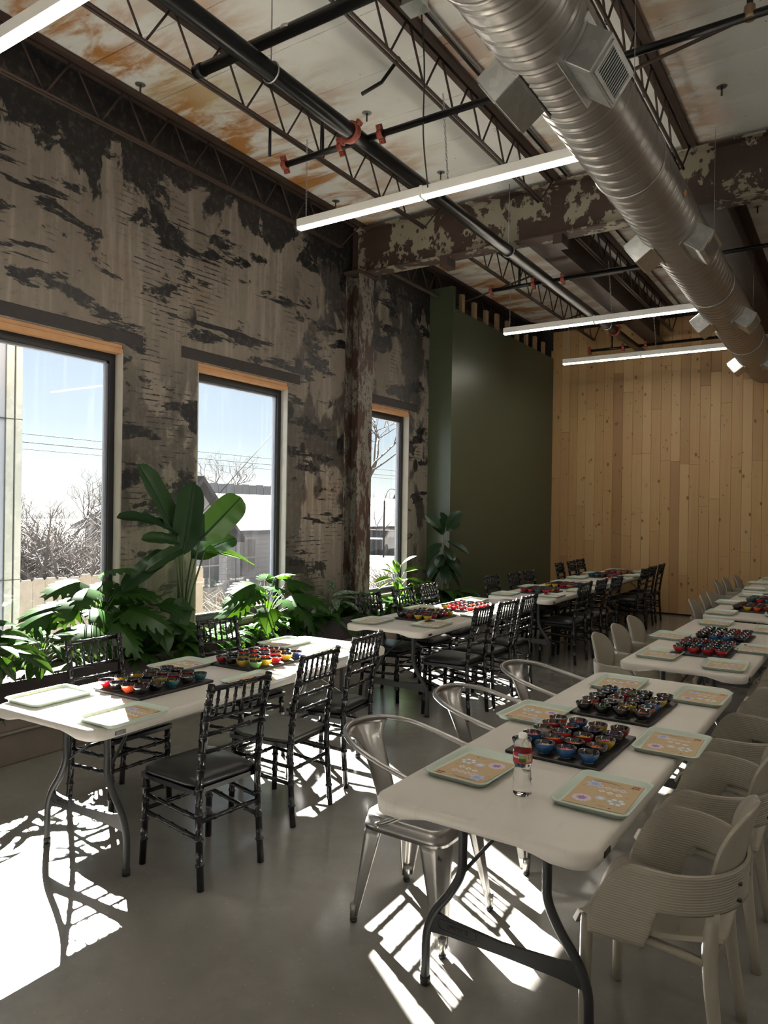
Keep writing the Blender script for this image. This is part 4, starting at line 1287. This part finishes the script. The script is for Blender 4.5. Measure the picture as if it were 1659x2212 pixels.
ST = simple('green_stem', (.045, .075, .025), .5, 0, .2, 8)
BK = simple('thin_brown_trunk', (.16, .11, .075), .8, 0, .3, 20)

def leaf_mesh(name, wf, n, fold, droop, mat, wave=0.0, nu=6):
    """unit leaf: runs 0..1 along +Y, half width wf(t), upper side +Z"""
    b = B()
    def fn(u, v):
        a = u * 2 - 1; w = wf(v)
        return (a * w, v, -fold * abs(a) * w * -1.0 - droop * v * v + wave * abs(a) * math.sin(v * 26 + a))
    b.grid(fn, nu, n)
    s0 = len(b.v)
    b.tube([(0, t / 8, .006 - droop * (t / 8) ** 2) for t in range(9)], [.012 * (1 - t / 9) + .002 for t in range(9)], 4)
    return b.mesh(name, mat)
oval = lambda w, p=.45: (lambda t: w * max(.02, math.sin(PI * min(1, max(0, t)) ** p * 1.0)) if t < 1 else .001)
def lance(w, peak=.4):
    def f(t):
        if t <= 0: return .006
        if t >= 1: return .002
        return w * (math.sin(PI / 2 * t / peak) ** .8 if t < peak else math.cos(PI / 2 * (t - peak) / (1 - peak)) ** .85)
    return f
def fiddle(w):
    def f(t):
        if t <= 0: return .01
        if t >= 1: return .02
        return w * (.45 + .55 * t) * math.sin(PI * t ** .8) ** .55
    return f
def paddle(w):
    def f(t):
        if t <= 0: return .008
        if t >= 1: return .012
        return w * min(1, (t / .22)) ** .6 * (1 - max(0, (t - .62) / .38) ** 2.6) ** .55
    return f
STREL = [leaf_mesh('leaf', paddle(.165), 18, .30, .10, LS, .006), leaf_mesh('leaf', paddle(.19), 18, .25, .25, LS, .008), leaf_mesh('leaf', paddle(.15), 18, .75, .02, LS)]
STRELY = leaf_mesh('leaf', paddle(.15), 18, .25, .22, LY)
LIME = [leaf_mesh('leaf', lance(.20, .45), 10, .25, .25, LY), leaf_mesh('leaf', lance(.24, .45), 10, .3, .12, LY)]
CALA = [leaf_mesh('leaf', lance(.21, .42), 10, .2, .3, LC), leaf_mesh('leaf', lance(.18, .42), 10, .3, .15, LC)]
DIEF = [leaf_mesh('leaf', lance(.17, .4), 10, .3, .3, LD), leaf_mesh('leaf', lance(.15, .4), 10, .2, .5, LD)]
FIGL = [leaf_mesh('leaf', fiddle(.36), 10, .2, .18, LG, .012), leaf_mesh('leaf', fiddle(.33), 10, .3, .3, LG, .015)]
HEART = [leaf_mesh('leaf', lance(.33, .32), 12, .25, .35, LM), leaf_mesh('leaf', lance(.30, .34), 12, .3, .2, LM)]

def monstera_mesh(seed):
    r = random.Random(seed); b = B()
    K = 6
    hw = lambda t: .46 * (math.sin(PI * min(1, (t + .22) / 1.22) ** .72)) ** .8 if t < 1 else .02
    def pt(x, y):
        return (x, y, .34 * abs(x) ** 1.1 * -1.0 + .10 * abs(x) - .26 * max(0, y) ** 2)
    for s in (-1, 1):
        N = K * 4
        mid = []; inn = []
        for i in range(N + 1):
            t = i / N
            mid.append(pt(0, t))
            w = hw(t) * .6
            inn.append(pt(s * w, t + .10 * w + (-.14 * (1 - t) ** 3)))
        m0 = len(b.v); b.v += mid; i0 = len(b.v); b.v += inn
        for i in range(N):
            q = (m0 + i, i0 + i, i0 + i + 1, m0 + i + 1)
            b.face(q if s > 0 else q[::-1], True)
        for k in range(K):
            a, c = k * 4, k * 4 + 4
            ta, tc = a / N, c / N
            tm = (ta + tc) / 2
            W = hw(tm) * r.uniform(.92, 1.05)
            if W < .06: W = .06
            sweep = .12 * W / .46 - .22 * (1 - tm) ** 3 + .05
            gap = (tc - ta) * .16
            # finger from the inner edge to the rim
            cols = []
            for f in (0, .35, .7, .92, 1.0):
                x = hw(tm) * .6 + (W - hw(tm) * .6) * f
                half = (tc - ta) / 2 * (1 if f == 0 else (.88 if f < .5 else (.9 if f < .9 else (.55 if f < 1 else .18))))
                yc = tm + (.10 * hw(tm) * .6 - .14 * (1 - tm) ** 3) * (1 - f) + sweep * f
                if f == 0: cols.append(None); continue
                s0 = len(b.v); b.v += [pt(s * x, yc - half), pt(s * x, yc), pt(s * x, yc + half)]; cols.append((s0, s0 + 1, s0 + 2))
            prev = (i0 + a, i0 + a + 2, i0 + c)
            for cu in cols[1:]:
                for j in (0, 1):
                    q = (prev[j], cu[j], cu[j + 1], prev[j + 1]); b.face(q if s > 0 else q[::-1], True)
                prev = cu
    b.tube([(0, t / 6 * .97, .004 - .26 * (t / 6) ** 2) for t in range(7)], .007, 4)
    return b.mesh('leaf', LM)
MONS = [monstera_mesh(i) for i in range(3)]

def frond_mesh(seed, n=20, droop=.55):
    r = random.Random(seed); b = B(); P = []
    for k in range(n + 1):
        t = k / n; P.append(Vector((0, t * (1 - .18 * t * t), .42 * t - droop * 1.35 * t * t)))
    b.tube(P, .005, 4)
    for k in range(2, n + 1):
        t = k / n; L = .135 * math.sin(PI * min(1, t * .9 + .1)) ** .7 + .012
        d = (P[min(n, k + 1)] - P[k - 1]).normalized()
        for s in (-1, 1):
            o = P[k]; tip = o + Vector((s * L, L * .25, -.22 * L + r.uniform(-.01, .01)))
            wv = d * (.52 / n)
            s0 = len(b.v)
            b.v += [tuple(o - wv), tuple(o.lerp(tip, .5) - wv * 1.0), tuple(tip), tuple(o.lerp(tip, .5) + wv), tuple(o + wv)]
            q = (s0, s0 + 1, s0 + 2, s0 + 3, s0 + 4); b.face(q if s > 0 else q[::-1], True)
    return b.mesh('frond', LF)
FR = [frond_mesh(1, 20, .55), frond_mesh(2, 18, .75), frond_mesh(3, 22, .35)]

def leaf_between(parent, me, p, q, up=(0, 0, 1), wscale=1.0, name='leaf'):
    p, q = Vector(p), Vector(q); y = (q - p); L = y.length; y.normalize()
    z = Vector(up); z = z - y * z.dot(y)
    if z.length < 1e-4: z = y.orthogonal()
    z.normalize(); x = y.cross(z)
    o = obj(name, me, parent)
    m = Matrix(((x.x * L * wscale, y.x * L, z.x * L, p.x), (x.y * L * wscale, y.y * L, z.y * L, p.y), (x.z * L * wscale, y.z * L, z.z * L, p.z), (0, 0, 0, 1)))
    o.matrix_local = m
    return o
def stem(parent, P, r0=.006, r1=.004, mat=None, name='stem', n=5):
    Q = bez(P, 5); k = len(Q)
    return obj(name, B().tube(Q, [r0 + (r1 - r0) * i / (k - 1) for i in range(k)], n).mesh(name, mat or ST), parent)

def bushy(name, label, cat, base, leaves, meshes, L, h, spread, seed, lean=(.15, 0), zmin=.0, upb=.25, group=None):
    """stems fan out from the base, each carrying one leaf that droops outward"""
    r = random.Random(seed)
    t = thing(name, label, cat, base, 0, group)
    for k in range(leaves):
        a = 2 * PI * k * .382 + r.uniform(-.3, .3)
        f = ((k + .5) / leaves) ** .8
        d = Vector((math.cos(a), math.sin(a), 0))
        rad = spread * (.25 + .75 * f) * r.uniform(.75, 1.1)
        top = Vector((d.x * rad * .8 + lean[0] * f, d.y * rad + lean[1] * f, zmin + h * (1.02 - .62 * f) * r.uniform(.8, 1.08)))
        top.x = max(-.13, min(.34, top.x))
        midp = Vector((top.x * .35, top.y * .35, top.z * .62))
        stem(t, [(d.x * .02, d.y * .02, 0), midp, top], .0055, .0035)
        ll = L * r.uniform(.75, 1.1)
        dd = Vector((d.x * .8 + lean[0] * 1.2, d.y, upb * (1 - f) - .55 * f + r.uniform(-.2, .2))).normalized()
        tip = top + dd * ll
        if tip.x < -.17: tip.x = -.17
        leaf_between(t, r.choice(meshes), top, tip, (d.x * .25 + .35, d.y * .25 + r.uniform(-.3, .3), 1), r.uniform(.9, 1.1))
    return t
def fern(label, base, n, L, seed, lean=.2):
    r = random.Random(seed); t = thing('fern', label, 'fern', base, 0, 'ferns in the planters')
    for k in range(n):
        a = 2 * PI * k * .382 + r.uniform(-.2, .2)
        d = Vector((math.cos(a) * .8 + lean, math.sin(a), r.uniform(.1, .5)))
        ll = L * r.uniform(.7, 1.15)
        o = obj('frond', r.choice(FR), t, (r.uniform(-.02, .02), r.uniform(-.03, .03), 0), (r.uniform(-.1, .5), r.uniform(-.25, .25), math.atan2(d.y, d.x) - PI / 2), ll)
        if base[0] + d.x / max(.1, d.length) * ll * 1.05 < XW + .06: o.scale = (ll * .45,) * 3
        if base[1] + d.y / max(.1, d.length) * ll > 9.0 and d.x < .75: o.scale = (ll * .35,) * 3
    return t

ZP = .51
bushy('calathea', 'leafy striped houseplant at the left edge, before the nearest window', 'plant', (-4.84, 2.55, ZP), 38, CALA, .26, .36, .30, 21, (.05, .05), .05)
bushy('calathea', 'leafy striped houseplant in front of the nearest window fence', 'plant', (-4.86, 3.02, ZP), 30, CALA + LIME[:1], .22, .27, .26, 22, (.05, 0), .04)
bushy('monstera', 'monstera with large split leaves in front of the nearest window', 'plant', (-4.9, 3.48, ZP), 22, MONS, .34, .60, .36, 23, (.06, -.06), .08)
bushy('philodendron', 'dark drooping heart-leaf plant left of the bird-of-paradise', 'plant', (-4.88, 3.92, ZP), 16, HEART, .32, .42, .27, 24, (.12, .0), .05)
bushy('monstera', 'monstera with large split leaves below the middle window', 'plant', (-4.9, 5.40, ZP), 22, MONS, .34, .44, .50, 25, (.05, .1), .08)
bushy('dieffenbachia', 'silver-leaved plant right of the middle window', 'plant', (-4.86, 6.38, ZP), 13, DIEF, .30, .24, .16, 26, (.08, .04), .05, .8)
bushy('lime_leaf_plant', 'bright lime-green leafy plant in front of the farthest window', 'plant', (-4.95, 7.92, ZP), 15, LIME, .30, .42, .20, 27, (.03, 0), .06, .9)
bushy('lime_leaf_plant', 'low lime-green plant right of the farthest window', 'plant', (-4.9, 8.42, ZP), 18, LIME, .17, .24, .18, 28, (.05, 0), .03)
bushy('philodendron', 'dark leafy plant at the foot of the column', 'plant', (-4.86, 6.80, ZP), 10, HEART, .22, .2, .16, 29, (.1, 0), .03)
fspots = [((-4.78, 2.25), 20, .34, 'at the left edge behind the front chair'), ((-4.78, 4.22), 30, .40, 'at the foot of the bird-of-paradise'), ((-4.76, 3.72), 22, .32, 'under the drooping heart leaves'), ((-4.78, 4.72), 26, .36, 'left of the second monstera'),
          ((-4.76, 5.15), 24, .33, 'in front of the second monstera'), ((-4.76, 5.65), 24, .33, 'right below the second monstera'), ((-4.78, 6.08), 26, .36, 'between monstera and silver-leaved plant'), ((-4.8, 6.62), 26, .38, 'beside the column foot'),
          ((-4.8, 7.62), 22, .36, 'right of the column foot'), ((-4.8, 8.15), 20, .30, 'in front of the lime-green plants'), ((-4.8, 8.72), 30, .44, 'left of the fig trunk'), ((-4.72, 8.9), 30, .44, 'against the green wall')]
for k, ((x, y), n, L, nm) in enumerate(fspots):
    fern('bushy green fern %s' % nm, (x, y, ZP + .02), n + 8, L * 1.15, 40 + k)

# bird-of-paradise
bp = thing('bird_of_paradise', 'tall bird-of-paradise plant with big paddle leaves between the windows', 'plant', (-4.95, 4.38, ZP))
def W(y, z, x=-4.95): return Vector((x + 4.95, y - 4.38, z - ZP))
spec = [((4.27, 1.50), (3.93, 2.06), -4.93, 0, 1.0, (1, .45, .1)), ((4.30, 1.30), (4.37, 1.92), -4.85, 2, .95, (.75, -.65, .1)), ((4.46, 1.42), (4.95, 1.83), -4.82, 0, 1.0, (.9, -.3, .45)),
        ((4.24, 1.47), (3.66, 1.74), -4.85, 1, .55, (.5, .2, .8)), ((4.20, 1.40), (3.80, 1.52), -4.78, 1, .6, (.7, .2, .7)), ((4.10, 1.34), (3.52, 1.20), -4.72, 1, .58, (.45, -.2, .8)), ((4.14, 1.36), (3.72, 1.30), -4.68, 1, .55, (.5, .2, .8)),
        ((4.50, 1.32), (5.12, 1.30), -4.80, 3, .9, (.4, .2, .9)), ((4.46, 1.26), (4.86, 1.50), -4.92, 1, .9, (.6, -.5, .6)), ((4.18, .95), (4.02, .72), -4.7, 1, 1.2, (.9, 0, .4))]
for k, (a, c, x, mi, ws, up) in enumerate(spec):
    p, q = W(*a, x), W(*c, x + .04)
    if mi == 1: q.x += .1
    mid = Vector((p.x * .5, p.y * .42, p.z * .55))
    stem(bp, [(.0, (k - 4.5) * .012, 0), mid, p], .013, .007, None, 'stem', 7)
    leaf_between(bp, (STREL + [STRELY])[mi], p, q, up, ws * 1.3)

# fiddle-leaf fig
fg = thing('fiddle_leaf_fig', 'small fiddle-leaf fig tree with a thin trunk against the green wall', 'plant', (-4.80, 8.84, ZP))
stem(fg, [(0, 0, 0), (.01, .01, .4), (.0, .0, .75), (.02, .02, .98)], .011, .008, BK, 'trunk', 7)
r = random.Random(5)
for k in range(20):
    f = k / 19; z = .42 + .56 * f
    a = k * 2.4 + .6
    d = Vector((math.cos(a) * .8 + .12, math.sin(a), .55 * f - .75 + (1.0 if k > 13 else 0)))
    L = .31 * r.uniform(.85, 1.1); p = Vector((.01, .01, z)); d.normalize()
    p2 = p + d * .05; tip = p2 + d * L
    tip.x = max(tip.x, -.28)
    if tip.x < -.02: tip.y = min(tip.y, .2)
    leaf_between(fg, r.choice(FIGL), p2, tip, (d.x + .5, d.y - .4, .9), 1.0)
    stem(fg, [p, p.lerp(p2, .6), p2], .004, .003)

# ------------------------------------------------------------------ outside
GZ = -1.15
def m_ground():
    g = G('winter_ground'); p = g.pos()
    n = g.noise(p, .35, 5); c = g.mix(g.noise(p, 4, 5), (.03, .026, .02), (.06, .05, .037))
    c = g.mix(g.step(n, .57, .62), c, (.15, .16, .185))
    return g.set(color=c, rough=.9)
M['ground'] = m_ground()
M['picket'] = simple('weathered_picket', (.19, .165, .135), .85, 0, .3, 7)
M['siding'] = simple('white_siding', (.27, .28, .31), .6, 0, .05, 5)
M['shingle'] = simple('dark_shingle', (.035, .037, .045), .8, 0, .3, 9)
M['snow'] = simple('snow_roof', (.10, .11, .135), .7, 0, .06, 2)
M['bark'] = simple('winter_bark', (.075, .066, .064), .9, 0, .3, 9)
M['brick'] = simple('pale_brick', (.17, .12, .09), .8, 0, .25, 20)
M['metalwall'] = simple('pale_blue_metal_cladding', (.16, .19, .24), .45, .1, .06, 3)
M['trimgalv'] = m_galv('galvanised_corner', (.16, .18, .17), (.27, .29, .28), .5)
M['roofgrey'] = simple('grey_warehouse_metal', (.22, .235, .26), .7, 0, .2, 2)
M['carpaint'] = simple('dark_car_paint', (.02, .025, .04), .25, .3, .1, 8)
M['dglass'] = simple('dark_pane', (.05, .06, .08), .1, 0, .2, 3)
M['wire'] = simple('power_wire', (.006, .006, .007), .9, 0, .1, 9)
struct('ground', B().box(-140, 140, -140, 200, GZ - .5, GZ).mesh('ground', M['ground']))

# timber fence
fx = -7.4
t = thing('picket_fence', 'weathered dog-eared timber fence outside the nearest windows', 'fence', (fx, 0, GZ))
pk = B().prism([(-.068, 0), (.068, 0), (.068, 2.04), (.045, 2.07), (-.045, 2.07), (-.068, 2.04)], -.009, .009, 'x').mesh('picket', M['picket'])
for k in range(21):
    obj('picket', pk, t, (random.uniform(-.003, .003), 4.0 + k * .142, random.uniform(-.015, .015)))
for z in (.4, 1.1, 1.8): obj('fence_rail', B().box(-.05, -.012, 3.9, 6.95, z, z + .09).mesh('fence_rail', M['picket']), t)

# neighbouring clad corner
t = thing('clad_building', 'pale metal-clad building corner just outside the nearest window', 'building', (-6.2, 0, GZ))
obj('wall_panel', B().box(-1.2, 0, 2.75, 3.53, 0, 5.6).mesh('wall_panel', M['metalwall']), t)
obj('corner_trim', B().box(-.05, .012, 3.50, 3.575, 0, 5.6, .004).mesh('corner_trim', M['trimgalv']), t)
obj('corner_trim', B().box(-.05, .02, 3.58, 3.645, 0, 5.6, .004).mesh('corner_trim', M['trimgalv']), t)
for z in (2.2, 3.6): obj('seam', B().box(-.02, .022, 3.3, 3.646, z, z + .006).mesh('seam', M['dark']), t)

def house(name, label, x0, x1, y0, y1, ze, zr, ridge, wall, roof, wins, gableface=True, over=.35):
    t = thing(name, label, 'house', (0, 0, 0), 0)
    obj('wall', B().box(x0, x1, y0, y1, GZ, ze).mesh('wall', wall), t)
    if ridge == 'x':
        ym = (y0 + y1) / 2
        obj('gable', B().prism([(y0, ze), (y1, ze), (ym, zr)], x0 + .02, x1 - .02, 'x').mesh('gable', wall), t)
        for s, ye in ((-1, y0), (1, y1)):
            sl = (zr - ze) / (ym - y0)
            obj('roof_slope', B().prism([(ye + s * over, ze - over * sl), (ym, zr), (ym, zr + .14), (ye + s * over, ze - over * sl + .14)], x0 - over, x1 + over, 'x').mesh('roof_slope', roof), t)
    else:
        xm = (x0 + x1) / 2
        obj('gable', B().prism([(x0, ze), (x1, ze), (xm, zr)], y0 + .02, y1 - .02, 'y').mesh('gable', wall), t)
        for s, xe in ((-1, x0), (1, x1)):
            sl = (zr - ze) / (xm - x0)
            obj('roof_slope', B().prism([(xe + s * over, ze - over * sl), (xm, zr), (xm, zr + .14), (xe + s * over, ze - over * sl + .14)], y0 - over, y1 + over, 'y').mesh('roof_slope', roof), t)
    for (wy, wz, w, h) in wins:
        o = obj('house_window', B().box(x1, x1 + .05, wy - w / 2 - .09, wy + w / 2 + .09, wz - .09, wz + h + .09).mesh('house_window', M['siding']), t)
        for (ya, yb_) in ((wy - w / 2, wy - .02), (wy + .02, wy + w / 2)):
            for (za, zb) in ((wz, wz + h / 2 - .02), (wz + h / 2 + .02, wz + h)): obj('window_pane', B().box(x1 + .05, x1 + .058, ya, yb_, za, zb).mesh('window_pane', M['dglass']), o)
    # clapboards
    n = int((ze - GZ) / .16)
    bo_ = B().box(x1, x1 + .018, y0, y1, 0, .13).mesh('clapboard', wall)
    for k in range(n): obj('clapboard', bo_, t, (0, 0, GZ + .05 + k * .16))
    return t
h1 = house('white_house', 'white clapboard house with a gable seen through the middle window', -17, -15, 12.45, 14.9, 1.1, 2.4, 'x', M['siding'], M['shingle'], [(14.2, -.5, .7, 1.2)])
h2 = house('white_house', 'white clapboard house with a snowy roof at the right of the middle window', -24, -17.2, 16.6, 23.0, .95, 2.1, 'y', M['siding'], M['snow'], [(18.0, -.55, .7, 1.2), (20.2, -.55, .7, 1.2)])
obj('downspout', B().tube([(-17.1, 17.2, .85), (-17.15, 17.5, .6), (-17.15, 17.5, GZ)], .05, 8).mesh('downspout', M['siding']), h2)
t = thing('warehouse', 'large grey metal warehouse behind the white houses', 'building')
obj('wall', B().box(-36, -32, 29, 39.4, GZ, 3.1).mesh('wall', M['roofgrey']), t)
for k in range(16):
    y0 = 29 + k * .65
    obj('wall_sheet', B().box(-32.0, -31.9, y0, y0 + .61, -.2, 3.15 - .04 * (k % 2)).mesh('wall_sheet', M['roofgrey']), t)
h3 = house('brick_house', 'low brick house with a dark shingle roof beyond the farthest window', -40, -30, 40, 54, .5, 2.6, 'y', M['brick'], M['shingle'], [(46.1, -.75, 1.1, 1.1)])

# bare trees
def tree(label, base, H, seed, spread=.55, depth=5, rad=.12, dens_=3):
    r = random.Random(seed); t = thing('bare_tree', label, 'tree', base, 0, 'bare winter trees')
    tb, bb = B(), B()
    def grow(p, d, L, rd, lev):
        P = [p]; q = p.copy(); dd = d.copy()
        for k in range(3):
            dd = (dd + Vector((r.uniform(-.22, .22), r.uniform(-.22, .22), r.uniform(-.05, .16)))).normalized()
            q = q + dd * (L / 3); P.append(q.copy())
        (tb if lev == 0 else bb).tube(P, [rd, rd * .88, rd * .78, rd * .66], 6 if lev < 2 else 3, cap=False)
        if lev >= depth: return
        for k in range(r.randint(2, dens_)):
            ax = Vector((r.uniform(-1, 1), r.uniform(-1, 1), r.uniform(-.2, .6))).normalized()
            nd = (dd * .75 + ax * spread * 1.25).normalized()
            grow(P[r.choice((2, 3, 3))], nd, L * r.uniform(.6, .85), rd * .58, lev + 1)
    grow(Vector((0, 0, 0)), Vector((r.uniform(-.15, .15), r.uniform(-.15, .15), 1)), H * .34, rad, 0)
    obj('trunk', tb.mesh('trunk', M['bark']), t); obj('branches', bb.mesh('branches', M['bark']), t)
    return t
tree('twisted bare tree at the left of the nearest window', (-14.0, 8.9, GZ), 3.6, 31, .7, 6, .16, 4)
tree('bare tree in the middle of the nearest window', (-13.0, 8.6, GZ), 3.2, 32, .8, 6, .13, 4)
tree('thick bare tree at the right of the nearest window', (-12.5, 9.3, GZ), 3.0, 33, .8, 6, .15, 4)
tree('faint bare tree far beyond the fence', (-23.0, 14.6, GZ), 4.6, 34, .7, 6, .14, 4)
tree('tall bare tree at the upper right of the middle window', (-15.4, 19.2, GZ), 8.5, 35, .6, 6, .2, 3)
tree('bare tree over the warehouse roof', (-42.0, 40.0, GZ), 8.0, 36, .7, 6, .2, 3)
tree('bare tree at the left of the farthest window', (-27.5, 41.0, GZ), 5.0, 37, .6, 5, .06, 3)
def shrub(label, base, n, L, seed, mat):
    r = random.Random(seed); t = thing('bare_shrub', label, 'shrub', base, 0); b = B()
    for k in range(n):
        a = r.uniform(0, 6.3); d = Vector((math.cos(a), math.sin(a), r.uniform(.8, 2.2))).normalized()
        p = Vector((r.uniform(-.2, .2), r.uniform(-.3, .3) * L, 0)); b.tube([p, p + d * L * .5, p + (d + Vector((r.uniform(-.3, .3), r.uniform(-.3, .3), -.1))) * L * r.uniform(.7, 1)], [.012, .008, .003], 3, cap=False)
    o = obj('twigs', b.mesh('twigs', mat), t, kind='stuff'); return t
shrub('pale bare shrub by the white house below the middle window', (-10.5, 10.9, GZ), 260, 1.8, 61, M['picket'])
shrub('tan bare shrub outside the farthest window', (-11.5, 18.3, GZ), 320, 1.9, 62, M['picket'])
shrub('grey thicket behind the fence, left', (-10.5, 7.0, GZ), 260, 2.2, 63, M['bark'])
shrub('tall grey thicket far behind the fence, left', (-16.0, 9.2, GZ), 900, 3.6, 65, M['bark'])
shrub('tall grey thicket far behind the fence, right', (-16.5, 11.2, GZ), 900, 3.5, 66, M['bark'])
shrub('grey thicket behind the fence, right', (-10.8, 8.6, GZ), 220, 2.0, 64, M['bark'])

for k, (x, z, nm) in enumerate(((-20, 3.45, 'lowest black wire across the windows'), (-24, 4.1, 'upper thin wire across the windows'), (-28, 3.9, 'farther thin wire across the windows'))):
    P = [(x + .0 * i, y, z + .00012 * (y - 30) ** 2) for i, y in enumerate(range(-20, 110, 5))]
    tag(obj('power_line', B().tube(P, .013, 4).mesh('power_line', M['wire'])), nm, 'wire')
tag(obj('power_line', B().tube([(-12.0, 10.6, 1.1), (-16.5, 19.8, 5.4)], .012, 4).mesh('power_line', M['wire'])), 'service wire rising steeply across the middle window', 'wire')
# street lamp and car beyond the farthest window
t = thing('street_lamp', 'small gooseneck street lamp beyond the farthest window', 'lamp', (-24, 36.8, GZ))
obj('post', B().tube([(0, 0, 0), (0, 0, 3.4)], .06, 8).mesh('post', M['wire']), t)
obj('arm', B().tube(bez([(0, 0, 3.4), (.1, .3, 4.05), (.2, .8, 4.1), (.22, .95, 3.95)], 5), .02, 6).mesh('arm', M['wire']), t)
obj('shade', B().lathe([(.22, 3.55), (.2, 3.62), (.08, 3.85), (.04, 3.95)], 14, (.22, .95, 0)).mesh('shade', M['wire']), t)
t = thing('parked_car', 'dark car parked before the brick house, seen through the farthest window', 'car', (-27, 41.2, GZ), .2)
b = B(); prof = [(-2.1, .3), (2.1, .3), (2.15, .7), (1.9, .95), (1.1, 1.02), (.6, 1.5), (-1.0, 1.52), (-1.6, 1.05), (-2.1, .95)]
b.prism(prof, -.85, .85, 'x'); obj('body', b.mesh('body', M['carpaint']), t)
obj('side_window', B().prism([(.98, 1.02), (.55, 1.43), (-.95, 1.45), (-1.4, 1.05)], .85, .865, 'x').mesh('side_window', M['dglass']), t)
for yy in (-1.35, 1.35):
    for xx in (-.85, .72): obj('wheel', B().tube([(xx, yy, .32), (xx + .14, yy, .32)], .32, 14).mesh('wheel', M['black']), t)
